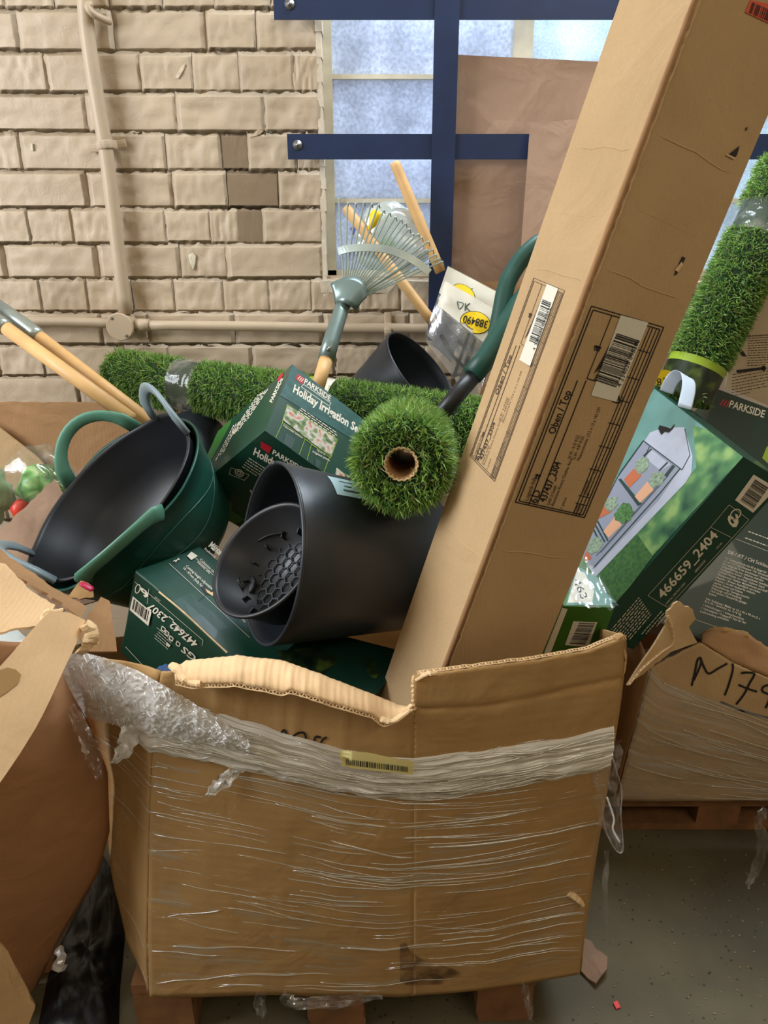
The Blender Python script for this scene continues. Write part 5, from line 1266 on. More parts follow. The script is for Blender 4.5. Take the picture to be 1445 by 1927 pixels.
# open flute edge on top of the right panel
def flutes(path, nrm, amp, wl, th):
    """wavy middle layer between two liners along a torn edge"""
    L = MB(); P = spline(path, 4); d = [0]
    for a_, b_ in zip(P, P[1:]): d.append(d[-1] + (b_ - a_).length)
    n_ = int(d[-1] / wl * 4); Q = []
    for i in range(n_ + 1):
        s_ = d[-1] * i / n_; k = max(0, min(len(P) - 2, int(np.searchsorted(d, s_)) - 1)); f = (s_ - d[k]) / max(1e-6, d[k + 1] - d[k])
        Q.append(lerp(P[k], P[k + 1], f) + nrm * amp * math.sin(2 * math.pi * s_ / wl))
    L.add(tube(Q, th, 4)); L.add(tube([p + nrm * amp for p in P], th, 4)); L.add(tube([p - nrm * amp for p in P], th, 4)); return L
path = [front(lerp(SPLIT(1300) + 0.004, 0.995, i / 30), top_r(u_of(lerp(SPLIT(1300) + 0.004, 0.995, i / 30), 1270))) + Vector((0, 0.004, 0.001)) for i in range(31)]
flutes(path, Vector((0, 1, 0)), 0.0028, 0.009, 0.0011).build('torn_flute_edge', M['card_edge'], tb)
sd = [front(SPLIT(v) + 0.001, v) + Vector((0, -0.001 + 0.0 * v, 0)) for v in (1334, 1318, 1300, 1284, 1272)]
mesh('torn_side_edge', *tube([p + Vector((0.002 * math.sin(i * 2.3), 0, 0)) for i, p in enumerate(spline(sd, 5))], 0.0032, 5), M['card_edge'], tb)
# flap folded outwards on the left
def flap(x, y):
    u = lerp(330, 776, x); A = (u - interp(1280, VR, UL)) / (interp(1280, VR, UR) - interp(1280, VR, UL)); h = front(A, top_l(u))
    vt = interp(u, [330, 365, 392, 440, 500, 535, 545, 620, 700, 722, 750, 776], [1282, 1290, 1287, 1286, 1296, 1304, 1297, 1322, 1345, 1362, 1352, 1330])
    e = atY(u, vt, h.y - lerp(0.035, 0.052, math.sin(math.pi * x)))
    p = lerp(h, e, y); nn = Vector((0, -0.55, 0.8)); p += nn * 0.010 * max(0.0, math.sin(math.pi * y)) ** 0.7
    r_ = 0.0014 * sum(math.exp(-((x - c_) * 70) ** 2) for c_ in CRE) + 0.0016 * noise.noise(Vector((x * 16, y * 3, 7))) + 0.0007 * math.sin(x * 210)
    return p + nn * r_
g = grid(lambda x, y: flap(x, 1 - y), 120, 14, 0.005); fl = mesh('folded_flap', g[0], g[1], M['card_light'], tb, True); fl['label'] = 'left front flap folded outwards with torn lower edge'
pt_ = [flap(i / 40, 1.0) - Vector((0, 0, 0.0025)) for i in range(41)]
flutes(pt_, Vector((0, 0.6, 0.8)), 0.0022, 0.009, 0.0010).build('torn_flute_edge', M['card_edge'], tb)
def roll_scrap(path, r, nm, parent, mat, seed=1):
    P = spline(path, 5); rr = [r * (0.7 + 0.5 * abs(noise.noise(Vector((i * 0.6, seed, 0))))) for i in range(len(P))]
    V, Fs = tube(P, rr, 9, True, 0.55); V = [p + Vector((noise.noise(p * 60), noise.noise(p * 60 + Vector((3, 0, 0))), noise.noise(p * 60 + Vector((0, 3, 0))))) * r * 0.5 for p in V]
    return mesh(nm, V, Fs, mat, parent, False)
roll_scrap([flap(0.0, 0.15) + Vector((-0.006, -0.004, 0.004)), flap(0.02, 0.55), flap(0.06, 0.95), flap(0.11, 1.0)], 0.010, 'crushed_flap_corner', tb, M['card_light'], 2)
roll_scrap([flap(0.86, 0.95), flap(0.91, 1.03), flap(0.96, 0.98), flap(1.0, 0.7)], 0.006, 'crushed_flap_corner', tb, M['card_edge'], 5)
roll_scrap([front(SPLIT(1270) + 0.006, 1274) + Vector((0, -0.004, 0)), front(SPLIT(1270) + 0.03, 1268) + Vector((0, -0.003, 0.002)), front(SPLIT(1270) + 0.055, 1266)], 0.006, 'crushed_corner', tb, M['card_edge'], 8)
roll_scrap([front(0.985, 1200), front(1.0, 1196), front(1.005, 1240), front(1.0, 1275), front(0.995, 1285)], 0.006, 'crushed_corner', tb, M['card'], 9)
# pen letters and damp mark
bp_ = bvh_of([pL]); mk = MB()
for s_ in ([(527, 1394), (530, 1378), (536, 1373), (541, 1384), (546, 1389), (560, 1379), (572, 1378), (576, 1388), (576, 1398)], [(591, 1398), (593, 1388), (597, 1385), (604, 1387)], [(603, 1400), (607, 1392), (615, 1386)]): marker(mk, bp_, s_, 4.2)
mk.build('pen_letters', M['black_ink'], tb)
def on_front(poly, nm, mat, off):
    mbq = MB(); bq = bvh_of([pL, pR])
    xs_ = [p[0] for p in poly]; W = 12
    top_, bot_ = poly[:len(poly) // 2], poly[len(poly) // 2:][::-1]
    def fn(a, c_):
        t0 = a * (len(top_) - 1); i = min(len(top_) - 2, int(t0)); f = t0 - i
        p = (lerp(top_[i][0], top_[i + 1][0], f), lerp(top_[i][1], top_[i + 1][1], f)); q = (lerp(bot_[i][0], bot_[i + 1][0], f), lerp(bot_[i][1], bot_[i + 1][1], f))
        u, v = lerp(p[0], q[0], c_), lerp(p[1], q[1], c_); return on_surface(bq, u, v, off) or front(0.5, v)
    g_ = grid(fn, 16, 8); return mesh(nm, g_[0], g_[1], mat, tb, True)
def damp_mat():
    m, nt, b_ = newmat('damp_stain'); b_.inputs['Base Color'].default_value = lin(74, 44, 24); b_.inputs['Roughness'].default_value = 0.6
    tc = N(nt, 'ShaderNodeTexCoord'); n_ = N(nt, 'ShaderNodeTexNoise', Scale=34.0, Detail=5.0); nt.links.new(tc.outputs['Object'], n_.inputs['Vector'])
    mp = N(nt, 'ShaderNodeMapRange'); mp.inputs[1].default_value = 0.36; mp.inputs[2].default_value = 0.66; mp.inputs[4].default_value = 0.6; nt.links.new(n_.outputs['Fac'], mp.inputs[0]); nt.links.new(mp.outputs[0], b_.inputs['Alpha']); return m
on_front([(752, 1776), (762, 1770), (772, 1790), (792, 1803), (822, 1812), (862, 1826), (872, 1840), (872, 1844), (858, 1848), (822, 1852), (792, 1852), (772, 1854), (762, 1852), (752, 1846)], 'damp_stain', damp_mat(), 0.0012)
# stretch film
def hull(a, v, off):
    """outer skin of the box: a < 0 runs round the left corner"""
    if a >= 0: return front(a, v, off)
    y = (bot(283) - v) / (bot(283) - 1262); x = 1 + a / 0.16
    q = chamfer(max(0, x), y); return q + Vector((-0.45, -0.89, 0)) * off
def band_top(u): return interp(u, [150, 240, 330, 440, 600, 720, 780, 900, 1050, 1165], [1262, 1290, 1316, 1352, 1400, 1425, 1428, 1410, 1386, 1362])
def band_bot(u): return interp(u, [150, 240, 330, 420, 520, 640, 760, 900, 1050, 1160], [1345, 1400, 1428, 1440, 1460, 1490, 1503, 1492, 1470, 1440])
def band(x, y):
    a = lerp(-0.10, 1.0, x); u0 = u_of(a, 1420) if a >= 0 else 291 + a * 900
    v = lerp(band_bot(u0) + 7 * noise.noise(Vector((x * 18, 2, 2))) + 4 * noise.noise(Vector((x * 50, 2, 2))), band_top(u0) + 3 * noise.noise(Vector((x * 16, 8, 2))), y); p = hull(a, v, 0.006)
    fold = 0.0060 * noise.noise(Vector((x * 5, y * 9 + x * 2, 1))) + 0.0040 * noise.noise(Vector((x * 7, y * 22, 4))) + 0.002 * noise.noise(Vector((x * 16, y * 50, 4))) + 0.013 * max(0.0, math.sin(math.pi * y)) ** 0.8
    if y in (0.0, 1.0): fold -= 0.003
    return p - Vector((0, 1, 0)) * fold
g = grid(band, 150, 60); ob = mesh('film_band', g[0], g[1], M['film_band'], tb, True, [(u, v) for u, v in g[2]]); ob['label'] = 'gathered band of stretch film'
def wrap(x, y):
    a = lerp(-0.15, 1.0, x); u0 = u_of(a, 1500) if a >= 0 else 287 + a * 800
    v = lerp(bot(max(283, u0)) - 4 + 6 * noise.noise(Vector((x * 14, 0, 2))), band_bot(max(160, u0)) - 6, y); sag = 26 * math.sin(math.pi * max(0, a)) * math.sin(math.pi * y) - 24 * (1 - max(0, a)) * math.sin(math.pi * y)
    v = min(bot(max(283, u0)) + 2, v + sag)
    p = hull(a, v, 0.005); return p - Vector((0, 1, 0)) * (0.0018 * noise.noise(Vector((x * 4, y * 22, 0))))
g = grid(wrap, 110, 60); ob = mesh('stretch_film', g[0], g[1], M['film'], tb, True, g[2]); ob['label'] = 'clear stretch film round the lower box'
# tight shiny cords of film
st = MB(); rs = random.Random(21)
for k in range(95):
    y0 = rs.random() ** 0.8; x0 = rs.uniform(-0.02, 0.75); ln = rs.uniform(0.10, 0.5); tilt = rs.uniform(-0.05, 0.05) + 0.10 * (0.35 - x0)
    P = []
    for i in range(13):
        x = min(0.998, max(0.002, x0 + ln * i / 12)); y = min(0.985, max(0.012, y0 + tilt * (i / 12 - 0.5)))
        P.append(wrap(x, y) - Vector((0, 0.0012, 0)))
    w = rs.uniform(0.0005, 0.0013) * (1.8 if k % 17 == 0 else 1)
    st.add(tube(P, [0.0002] + [w] * 11 + [0.0002], 5))
o = st.build('film_cords', M['strand'], tb, True); o['kind'] = 'stuff'
st = MB()
for k in range(60):
    y0 = rs.random(); x0 = rs.uniform(0.0, 0.8); ln = rs.uniform(0.08, 0.45); P = []
    for i in range(13):
        x = min(0.998, x0 + ln * i / 12); P.append(band(x, min(0.98, max(0.02, y0 + 0.05 * math.sin(i * 0.5 + k)))) - Vector((0, 0.0014, 0)))
    w = rs.uniform(0.0007, 0.0019); st.add(tube(P, [0.0002] + [w] * 11 + [0.0002], 5))
o = st.build('film_cords', M['strand'], tb, True); o['kind'] = 'stuff'
# crumpled film over the left corner
def knot(x, y):
    u = lerp(118, 468, x); vt = interp(u, [118, 150, 200, 260, 320, 400, 468], [1236, 1226, 1238, 1262, 1296, 1345, 1392]); vb = interp(u, [118, 150, 200, 300, 400, 468], [1330, 1345, 1360, 1385, 1402, 1418])
    v = lerp(vb, vt, y); yy = interp(u, [118, 200, 290, 468], [1.00, 0.93, 0.85, 0.825])
    p = atY(u, v, yy - 0.012 - 0.014 * math.sin(math.pi * y)); q = Vector((u * 0.03, v * 0.03, 0))
    return p + Vector((0.4, -1, 0.5)) * (0.006 * noise.noise(q) + 0.008 * abs(noise.noise(q * 2.3)) + 0.004 * noise.noise(q * 5))
g = grid(knot, 110, 44); ob = mesh('crumpled_film', g[0], g[1], M['film_knot'], tb, False, g[2]); ob['label'] = 'white crumpled film gathered at the left corner'
st = MB()
for k in range(70):
    x, y = rs.random(), rs.random(); P = []; dx, dy = rs.uniform(0.02, 0.09), rs.uniform(-0.22, 0.12)
    for i in range(9): P.append(knot(min(1, x + dx * i / 8), min(1, max(0, y + dy * i / 8 + 0.06 * math.sin(i + k)))) + Vector((0.002, -0.004, 0.002)))
    w = rs.uniform(0.0006, 0.0016); st.add(tube(P, [0.0002] + [w] * 7 + [0.0002], 5))
o = st.build('film_cords', M['film_knot'], tb, True); o['kind'] = 'stuff'
def rag(pts, wid, nm, parent, mat=None, seed=1):
    """a limp strip of film: pixel centre line with depth, half width in pixels"""
    C_ = spline([at(*p) for p in pts], 5); m_ = len(C_)
    def fn(a, c_):
        i = min(m_ - 1, int(round(c_ * (m_ - 1)))); p = C_[i]; d = (C_[min(m_ - 1, i + 1)] - C_[max(0, i - 1)]).normalized(); sdv = d.cross(FW).normalized()
        w = wid * 0.8 / 1000 * interp(c_, [0, 0.2, 0.7, 1], [0.7, 1, 1.0, 0.25]); q = Vector((a * 3, c_ * 9, seed))
        return p + sdv * ((a - 0.5) * 2 * w) + FW * (0.010 * noise.noise(q) + 0.006 * noise.noise(q * 2.5)) + sdv * (0.006 * noise.noise(q * 1.7))
    g_ = grid(fn, 8, m_ - 1); return mesh(nm, g_[0], g_[1], mat or M['film_knot'], parent, True, g_[2])
rag([(262, 1335, 1.07), (248, 1375, 1.06), (236, 1405, 1.06), (212, 1436, 1.06)], 16, 'film_rag', tb, None, 1)
rag([(470, 1432, 1.04), (440, 1452, 1.03), (415, 1475, 1.03), (388, 1496, 1.03)], 11, 'film_rag', tb, None, 2)
rag([(132, 1330, 1.08), (160, 1385, 1.05), (178, 1430, 1.04), (186, 1466, 1.04)], 14, 'film_rag', tb, M['film_clear'], 4)
rag([(1150, 1390, 1.09), (1146, 1440, 1.09), (1140, 1495, 1.10), (1150, 1550, 1.11), (1165, 1603, 1.12)], 22, 'film_tail', tb, M['film_clear'], 5)
lp = [(1136, 1505), (1134, 1530), (1140, 1562), (1152, 1590), (1164, 1604), (1172, 1600), (1171, 1570), (1168, 1530), (1170, 1490), (1160, 1450), (1148, 1410)]
mesh('film_tail_hem', *tube(spline([at(u, v, 1.10) for u, v in lp], 5), 0.0012, 6), M['film_clear'], tb, True)
mesh('film_tail_hem', *tube(spline([at(u, v, 1.10) for u, v in ((1142, 1500), (1155, 1540), (1153, 1560), (1166, 1585))], 5), 0.0014, 6), M['film_knot'], tb, True)
rag([(1141, 1600, 1.13), (1140, 1700, 1.22), (1146, 1780, 1.30)], 5, 'film_thread', tb, M['film_clear'], 6)
rag([(492, 1866, 1.20), (488, 1892, 1.22), (496, 1915, 1.24)], 12, 'film_rag', tb, M['film_clear'], 7)
rag([(530, 1872, 1.195), (560, 1888, 1.20), (640, 1884, 1.20), (720, 1878, 1.20)], 12, 'film_rag', tb, M['film_clear'], 8)
rag([(985, 1852, 1.22), (992, 1885, 1.24), (1000, 1920, 1.27)], 8, 'film_thread', tb, M['film_clear'], 9)
# paper strip with bar code under the film
on_front([(648, 1390), (680, 1393), (730, 1401), (772, 1408), (772, 1432), (730, 1428), (680, 1422), (646, 1417)], 'paper_strip', plain('yellowed_paper', lin(214, 200, 132), 0.6), 0.0275)
bq = bvh_of([o_ for o_ in tb.children if o_.name.startswith('paper_strip')]); mk = MB(); x = 652; rb2 = random.Random(4)
while x < 768:
    w = rb2.choice((1.2, 1.6, 2.4)); marker(mk, bq, [(x, interp(x, [650, 770], [1427, 1442])), (x, interp(x, [650, 770], [1438, 1452]))], w, 3); x += w + rb2.choice((1.4, 1.8, 2.6))
mk.build('strip_bars', M['black_ink'], tb)
tr = front(0.965, 1695, 0.006); roll_scrap([front(0.955, 1680, 0.004), front(0.975, 1690, 0.008), front(0.99, 1700, 0.006)], 0.010, 'tape_scrap', tb, M['card_edge'], 3)

# ------------------------------------------------------------------ pallets
def pallet(x0, y0, ang, W_, D_, label, nboards=5, top=0.130, along=False):
    hb_ = top - 0.062
    t = thing('pallet', (x0, y0, 0), label, 'pallet'); ca, sa = math.cos(ang), math.sin(ang)
    X, Y = Vector((ca, sa, 0)), Vector((-sa, ca, 0)); O = Vector((x0, y0, 0)); r = random.Random(int(x0 * 100) + 50)
    def bx_(nm, u, v, w, d, z, h): bevelled(nm, boxvf(O + X * u + Y * v + Vector((0, 0, z)), X * w, Y * d, Vector((0, 0, h))), 0.003, M['pallet'], t, 1)
    for i in range(3):
        u = (W_ - 0.10) * i / 2; bx_('bottom_board', *((0, (D_ - 0.10) * i / 2, W_, 0.10) if along else (u, 0, 0.10, D_)), 0.001, 0.020)
        for j in range(3): bx_('block', u + r.uniform(-.004, .004), (D_ - 0.10) * j / 2, 0.10, 0.10, 0.021, hb_)
        bx_('cross_board', 0, (D_ - 0.10) * i / 2, W_, 0.10, 0.0215 + hb_, 0.020) if i else bx_('cross_board', 0, 0, W_, 0.10, 0.0215 + hb_, 0.020)
    for i in range(nboards): bx_('deck_board', (W_ - 0.11) * i / (nboards - 1), -0.004, 0.11, D_ + 0.008, 0.042 + hb_, 0.020)
    return t
pallet(-0.435, 0.885, math.radians(2.0), 0.705, 0.66, 'wooden pallet under the big wrapped box in the middle')

# ------------------------------------------------------------------ the right box
def rY(v): return 1.33 - 0.02 * math.sin(math.pi * min(1, max(0, (1505 - v) / 300)))
RVB = 1503
def rfront(u, v, off=0.0): return atY(u, v, rY(v) - 0.00006 * (u - 1200) - off)
tr = thing('wrapped_box', (0.95, 1.65, 0.145), 'brown wrapped box marked M79 on the right pallet with torn flaps', 'box')
def rtop(u): return interp(u, [1213, 1255, 1318, 1340, 1378, 1445, 1560, 1750], [1262, 1238, 1208, 1222, 1246, 1274, 1300, 1340]) + 1.5 * noise.noise(Vector((u * 0.1, 1, 0)))
def rp(x, y):
    u_b, u_t = lerp(1158, 1790, x), lerp(1226, 1750, x); v = lerp(RVB + 0.004 * (u_b - 1158), rtop(u_t), y); u = lerp(u_b, u_t, y)
    p = rfront(u, v); return p - Vector((0, 1, 0)) * (dents(p, 1.4) + 0.0018 * sum(math.exp(-((x - c_ * 0.9) * 60) ** 2) for c_ in CRE) * y)
g = grid(rp, 70, 50, -0.005); rP = mesh('front_panel', g[0], g[1], M['card_x'], tr, True)
def rside(x, y):
    p = rp(0, y); q = Vector((p.x - 0.015, 1.92, lerp(0.15, 0.62, y))); return lerp(q, p, x)
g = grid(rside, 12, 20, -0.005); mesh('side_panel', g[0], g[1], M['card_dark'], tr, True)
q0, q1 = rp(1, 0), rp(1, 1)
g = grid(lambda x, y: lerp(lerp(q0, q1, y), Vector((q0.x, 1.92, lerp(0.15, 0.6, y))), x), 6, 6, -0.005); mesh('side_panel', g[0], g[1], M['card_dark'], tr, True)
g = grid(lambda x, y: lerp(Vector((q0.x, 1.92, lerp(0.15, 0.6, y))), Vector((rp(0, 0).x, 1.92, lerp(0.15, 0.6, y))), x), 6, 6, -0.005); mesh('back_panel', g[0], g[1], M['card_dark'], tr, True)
def rflap(x, y):       # upper strip of the front, bent inwards
    u = lerp(1320, 1750, x); h = rfront(u, rtop(u)); vt = interp(u, [1320, 1345, 1400, 1420, 1445, 1560, 1750], [1196, 1186, 1190, 1203, 1222, 1235, 1270]) + 2.0 * noise.noise(Vector((u * 0.13, 9, 0)))
    e = atY(u, vt, h.y + 0.035); return lerp(h, e, y) - Vector((0, 1, 0)) * 0.004 * noise.noise(Vector((x * 16, y * 3, 2)))
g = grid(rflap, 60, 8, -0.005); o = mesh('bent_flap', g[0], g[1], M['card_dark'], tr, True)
flutes([rflap(i / 30, 1.0) for i in range(31)], Vector((0, 0.8, 0.3)), 0.003, 0.011, 0.0013).build('torn_flute_edge', M['card_edge'], tr)
roll_scrap([rflap(0.0, 0.9), rflap(0.05, 1.05), rflap(0.12, 1.05), rflap(0.2, 1.0)], 0.009, 'crushed_edge', tr, M['card'], 3)
o, pl = plate('torn_flap', jag([(1180, 1290), (1252, 1178), (1256, 1150), (1276, 1132), (1302, 1146), (1308, 1164), (1296, 1180), (1313, 1210), (1262, 1226), (1222, 1258)], 7, 2.0, 8, (0, 5, 6, 7)), [(1180, 1290, 1.375), (1276, 1132, 1.36), (1313, 1210, 1.375)], 0.006, M['card_x'], tr, 0.006, 3, 3)
P = [pl.px(*q) for q in ((1181, 1288), (1206, 1258), (1240, 1228), (1263, 1210), (1262, 1180), (1253, 1158))]
flutes([p - FW * 0.004 for p in P], Vector((0.4, -0.6, 0.4)), 0.003, 0.010, 0.0013).build('torn_flute_edge', M['card_edge'], tr)
bR = bvh_of([rP]); mk = MB()
for s_ in ([(1301, 1290), (1307, 1265), (1312, 1242), (1318, 1238), (1318, 1250), (1305, 1280)], [(1318, 1240), (1326, 1258), (1334, 1267), (1350, 1258), (1368, 1248)], [(1378, 1248), (1378, 1262), (1370, 1290), (1363, 1308)], [(1394, 1266), (1408, 1265), (1419, 1268), (1410, 1285), (1400, 1305), (1385, 1325)], [(1389, 1288), (1408, 1296), (1424, 1301)], [(1355, 1320), (1375, 1328), (1400, 1338), (1450, 1352)], [(1446, 1288), (1436, 1292), (1434, 1300), (1446, 1306)], [(1452, 1290), (1447, 1315), (1440, 1332)]):
    marker(mk, bR, s_, 4.0)
mk.build('pen_letters', M['black_ink'], tr)
def rwt(u): return interp(u, [1150, 1190, 1290, 1370, 1445, 1800], [1240, 1280, 1312, 1336, 1362, 1440])
def rwrap(x, y):
    u = lerp(1160, 1800, x); v = lerp(RVB + 2, rwt(u), y); p = rfront(lerp(1160, 1222, y) + (u - 1160) * 0.9, v, 0.007); return p - Vector((0, 1, 0)) * (0.006 * noise.noise(Vector((x * 4, y * 9, 3))) * (1 if y < 0.98 else 0) + 0.002)
g = grid(rwrap, 80, 40); o = mesh('stretch_film', g[0], g[1], film('grey_stretch_film', 0.6, (2.5, 26), 0.14, 0.45, tint=(0.9, 0.88, 0.84, 1)), tr, True, g[2])
st = MB()
for k in range(36):
    y0 = rs.random(); x0 = rs.uniform(0.0, 0.5); ln = rs.uniform(0.12, 0.4); tl = rs.uniform(-0.16, 0.02); P = []
    for i in range(13): P.append(rwrap(min(0.99, x0 + ln * i / 12), min(0.98, max(0.02, y0 + tl * i / 12))) - Vector((0, 0.0015, 0)))
    w = rs.uniform(0.0006, 0.0016); st.add(tube(P, [0.0002] + [w] * 11 + [0.0002], 5))
o = st.build('film_cords', M['strand'], tr, True); o['kind'] = 'stuff'
rag([(1440, 1520, 1.36), (1428, 1550, 1.36), (1436, 1590, 1.37), (1420, 1640, 1.40), (1408, 1670, 1.42)], 14, 'film_tail', tr, M['film_clear'], 12)
pallet(0.36, 1.36, math.radians(0.0), 0.86, 0.55, 'wooden pallet under the right wrapped box, dark underneath', 6, 0.112, True)

# ------------------------------------------------------------------ the left box
tl = thing('slumped_box', (-0.62, 0.95, 0.02), 'brown cardboard box slumped and bulging at the left edge, flaps open', 'box')
LV = [1205, 1290, 1360, 1450, 1560, 1640, 1700, 1780, 1870, 1960]; LU = [95, 128, 168, 203, 207, 186, 152, 104, 64, 38]
def lbox(x, y):
    v = lerp(1960, 1205, y); ur = interp(v, LV, LU); u = lerp(-330, ur, x); d = (1 - x)
    p = atY(u, v, 0.98 - 0.20 * max(0.0, math.sin(math.pi * 0.5 * min(1, d * 1.6))) ** 0.8 * (0.6 + 0.4 * y) - 0.04 * y)
    q = p * 5; return p + Vector((0.3, -1, 0.2)) * (0.010 * noise.noise(q) + 0.004 * abs(noise.noise(q * 3)))
g = grid(lbox, 60, 70, 0.005); lB = mesh('bulging_side', g[0], g[1], board('brown_paper_board', lin(172, 126, 88), None), tl, True)
def lback(x, y):
    p = lbox(1.0, y); return p + Vector((-0.05 - 0.36 * x, 0.28 * x, 0.0))
g = grid(lback, 10, 40, 0.005); mesh('far_side', g[0], g[1], M['card_dark'], tl, True)
o, pl = plate('open_flap', jag([(160, 1168), (130, 1152), (92, 1152), (76, 1190), (-20, 1276), (-20, 1500), (14, 1452), (50, 1395), (88, 1325), (102, 1290), (140, 1220)], 12, 1.6, 3, (3, 4, 5)), [(160, 1168, 1.06), (-20, 1276, 0.93), (14, 1452, 0.90)], 0.005, M['card_light'], tl, 0.006, 3, 2, 10.0)
hp = Print(pl, 0.0045); hp.poly([(-4, 1262), (14, 1256), (30, 1260), (40, 1270), (36, 1284), (14, 1302), (-10, 1316)]).build('hand_hole_tab', M['card'], tl)
for k_, (poly, anc, m_, s_) in enumerate((
    (jag([(-20, 1052), (10, 1062), (34, 1085), (62, 1108), (105, 1136), (96, 1152), (76, 1176), (30, 1180), (-20, 1196)], 10, 1.8, 6), [(-20, 1052, 1.14), (105, 1136, 1.13), (-20, 1212, 1.02)], M['card_light'], 3),
    (jag([(-20, 1030), (0, 1032), (40, 1060), (90, 1100), (160, 1150), (150, 1170), (105, 1136), (50, 1098), (-20, 1060)], 10, 1.5, 7), [(-20, 1030, 1.22), (160, 1150, 1.18), (-20, 1060, 1.16)], M['card_dark'], 5))):
    plate('open_flap', poly, anc, 0.005, m_, tl, 0.012, 3, s_, 9.0)
roll_scrap([at(160, 1176, 1.05), at(172, 1190, 1.05), at(168, 1210, 1.05), at(150, 1228, 1.05)], 0.014, 'crumpled_tear', tl, M['card_edge'], 4)
roll_scrap([at(88, 1176, 1.03), at(84, 1160, 1.035), at(98, 1152, 1.04), at(118, 1150, 1.05)], 0.007, 'crumpled_tear', tl, M['card_edge'], 6)
plate('torn_skirt', jag([(85, 1770), (106, 1795), (94, 1835), (84, 1870), (92, 1900), (60, 1860), (58, 1800)], 8, 2, 5), [(85, 1770, 1.40), (94, 1835, 1.43), (60, 1860, 1.43)], 0.005, M['card_dark'], tl, 0.008, 2, 3)
plate('torn_skirt', jag([(-20, 1760), (14, 1790), (20, 1840), (40, 1880), (66, 1890), (50, 1945), (-20, 1960)], 8, 2, 15), [(-20, 1760, 1.15), (20, 1840, 1.20), (-20, 1960, 1.22)], 0.005, M['card_light'], tl, 0.010, 2, 3)
# things in the left box
lidt = thing('plastic_box', at(10, 1240, 1.05), 'pale blue plastic box with leaf picture inside the left open box', 'box')
LP = Plane(at(-30, 1220, 1.06), at(36, 1188, 1.10), at(0, 1262, 1.00))
bevelled('body', boxvf(LP.px(-40, 1290), LP.px(58, 1208) - LP.px(-40, 1290), (LP.px(34, 1186) - LP.px(58, 1208)) * 2.2, -LP.n * 0.04), 0.004, M['lid'], lidt, 2)
pr = Print(LP, 0.001); blob(pr, 6, 1236, 13, 6, -35, 4); pr.build('leaf_picture', M['leaf_ink'], lidt)
pr = Print(LP, 0.0012); blob(pr, 3, 1234, 5, 4, 0, 6); pr.build('blossom_picture', M['white'], lidt)
# torn boards between the left box and the tubs
o, pl = plate('torn_cardboard', jag([(-20, 1005), (0, 1000), (40, 962), (102, 902), (135, 952), (200, 1080), (215, 1120), (158, 1138), (118, 1150), (60, 1105), (-20, 1040)], 8, 2.2, 14, (5, 6)), [(-20, 1005, 1.58), (102, 902, 1.69), (158, 1138, 1.58)], 0.006, M['card_grey'], None, 0.008, 3, 7, 10.0, own=True)
tag(o, 'torn cardboard panel standing between the left box and the nested tubs', 'cardboard')
o, pl = plate('torn_cardboard', jag([(152, 1092), (170, 1100), (175, 1124), (150, 1128), (128, 1122)], 6, 1.5, 4), [(152, 1092, 1.235), (175, 1124, 1.225), (128, 1122, 1.225)], 0.005, M['card'], None, 0.004, 2, 4, own=True)
tag(o, 'small torn cardboard corner below the green tub', 'cardboard')
o, pl = plate('torn_cardboard', jag([(150, 1178), (190, 1122), (206, 1130), (218, 1205), (220, 1226), (152, 1226)], 9, 2, 24, (3, 4)), [(150, 1178, 1.17), (190, 1122, 1.21), (226, 1250, 1.16)], 0.006, M['card_dark'], None, 0.006, 2, 6, own=True)
tag(o, 'dark bent cardboard strip beside the crushed mower carton', 'cardboard')
o, pl = plate('torn_cardboard', jag([(112, 925), (124, 905), (205, 858), (215, 838), (196, 850), (140, 892), (135, 960), (112, 975)], 9, 2, 34), [(60, 930, -1.915), (215, 838, -1.915), (80, 980, -1.91)], 0.006, M['card_grey'], None, 0.006, 2, 8, own=True)
tag(o, 'torn cardboard edge seen through the green tub handle', 'cardboard')
tag(mesh('plastic_scrap', *tube(spline([at(152, 1097, 1.222), at(164, 1104, 1.22), at(176, 1110, 1.222)], 4), [0.004] + [0.007] * 7 + [0.003], 8, True, 0.4), M['pink'], None, True, own=True), 'bright pink plastic scrap under the green tub', 'scrap')
# dark carton with leaf picture below the planter
dk = Plane(at(430, 1270, 1.16), at(735, 1320, 1.17), at(560, 1210, 1.24)); O = dk.px(500, 1262)
td = thing('leaf_picture_carton', O - Vector((0, 0, 0.12)), 'dark carton with leafy picture lying below the black planter', 'carton')
bevelled('body', boxvf(O, dk.px(700, 1314) - O, (dk.px(560, 1205) - O) * 1.45, -dk.n * 0.05), 0.003, M['green_deep'], td, 2)
pr = Print(dk, 0.0006); pr.poly([(520, 1225), (600, 1218), (640, 1240), (600, 1275), (540, 1262)]).build('leaf_picture', M['plant_ink'], td)
pr = Print(dk, 0.0009); blob(pr, 700, 1258, 22, 12, 60, 3); pr.build('leaf', M['plant_ink'], td)
bc = at(322, 1300, 1.075)
crumple('blue_cloth', bc, (0.034, 0.03, 0.036), 'dark blue cloth stuffed below the mower carton corner', M['blue'], 3.0, 'cloth', amp=0.35)

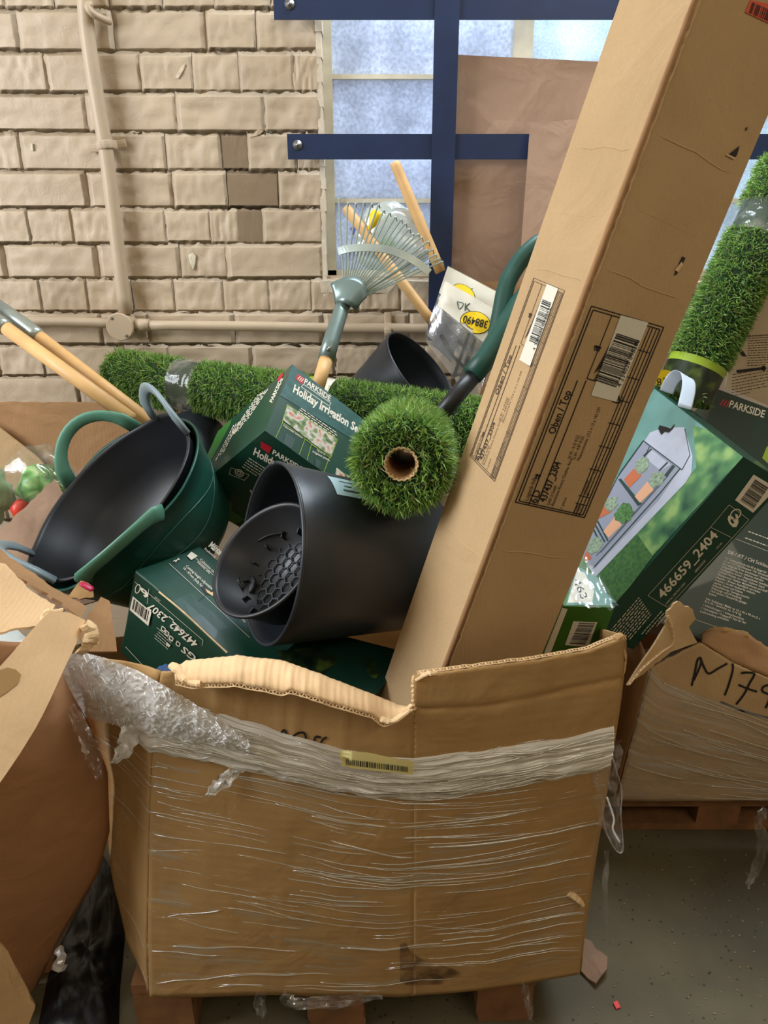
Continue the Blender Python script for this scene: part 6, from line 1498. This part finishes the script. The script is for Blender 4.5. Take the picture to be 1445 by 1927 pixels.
# ------------------------------------------------------------------ on the floor
fb_ = atZ(150, 1880, 0.03)
def heap(name, pts, h, label, mat, seed, cat):
    P = [atZ(u, v, 0.0) for u, v in pts]; cx_ = sum((p for p in P), Vector()) / len(P)
    def fn(a, k): 
        e = [lerp(P[int(a * len(P)) % len(P)], P[(int(a * len(P)) + 1) % len(P)], a * len(P) % 1.0)][0]; p = lerp(e, cx_, k)
        return p + Vector((0, 0, h * math.sin(math.pi * 0.5 * k) * (0.6 + 0.7 * abs(noise.noise(p * 14 + Vector((seed, 0, 0))))) + (0.016 * abs(noise.noise(p * 40)) if k > 0 else 0.001)))
    g_ = grid(fn, 60, 14); return tag(mesh(name, g_[0], g_[1], mat, None, True, g_[2], own=True), label, cat)
heap('black_film_shade_heap', [(60, 1990), (92, 1830), (140, 1720), (188, 1600), (212, 1640), (236, 1760), (226, 1860), (222, 1990), (140, 2030)], 0.045, 'crumpled black plastic film spread wide as floor shade between the boxes', plain('shade_black_film', lin(10, 14, 17), 0.42, bump=0.6, bscale=30), 3, 'plastic film')  # film spread wider and blacker to stand in for the shadowed floor
o = roll_scrap([atZ(112, 1785, 0.08), atZ(116, 1800, 0.075), atZ(106, 1820, 0.07), atZ(122, 1822, 0.07)], 0.011, 'film_scrap', None, M['film_knot'], 5); o.data.transform(Matrix.Identity(4)); tag(o, 'whitish film scrap lying on the crumpled black film', 'scrap')
P = [atZ(u, v, 0.002) for u, v in ((1088, 1765), (1112, 1772), (1120, 1792), (1142, 1808), (1140, 1835), (1120, 1858), (1092, 1830), (1088, 1800))]
vf = plate_vf(P, Vector((0, 0, 1)), 0.004, 2, 0.0, 3); V = [Vector((p.x, p.y, max(0.001, p.z + 0.001 + 0.022 * max(0, noise.noise(p * 18 + Vector((2, 0, 0))) + 0.35)))) for p in vf[0]]
tag(mesh('cardboard_scrap', V, vf[1], M['card_grey'], None, False, own=True), 'torn cardboard scrap on the floor by the wrapped box corner', 'scrap')
p0 = atZ(1163, 1892, 0.004); sc = MB().add(boxvf(p0 + Vector((-0.005, -0.006, -0.003)), Vector((0.009, 0.003, 0)), Vector((-0.003, 0.011, 0.002)), Vector((0, 0, 0.003))))
tag(sc.build('wrapper_scrap', plain('red_wrapper', lin(236, 60, 56), 0.4), None, own=True), 'tiny red wrapper scrap on the concrete floor', 'scrap')
gt = MB(); rg = random.Random(8)
for k in range(130):
    u, v = rg.uniform(1100, 1445), rg.uniform(1600, 1925); p = atZ(u, v, 0.0); s_ = rg.uniform(0.0012, 0.0036)
    gt.add(boxvf(p + Vector((0, 0, 0.0002)), Vector((s_, s_ * rg.uniform(-.6, .6), 0)), Vector((s_ * rg.uniform(-.5, .5), s_ * 0.7, 0)), Vector((0, 0, s_ * 0.5))))
o = gt.build('floor_grit', M['dust']); o['kind'] = 'stuff'; o['label'] = 'pale grit scattered on the concrete floor'; o['category'] = 'grit'
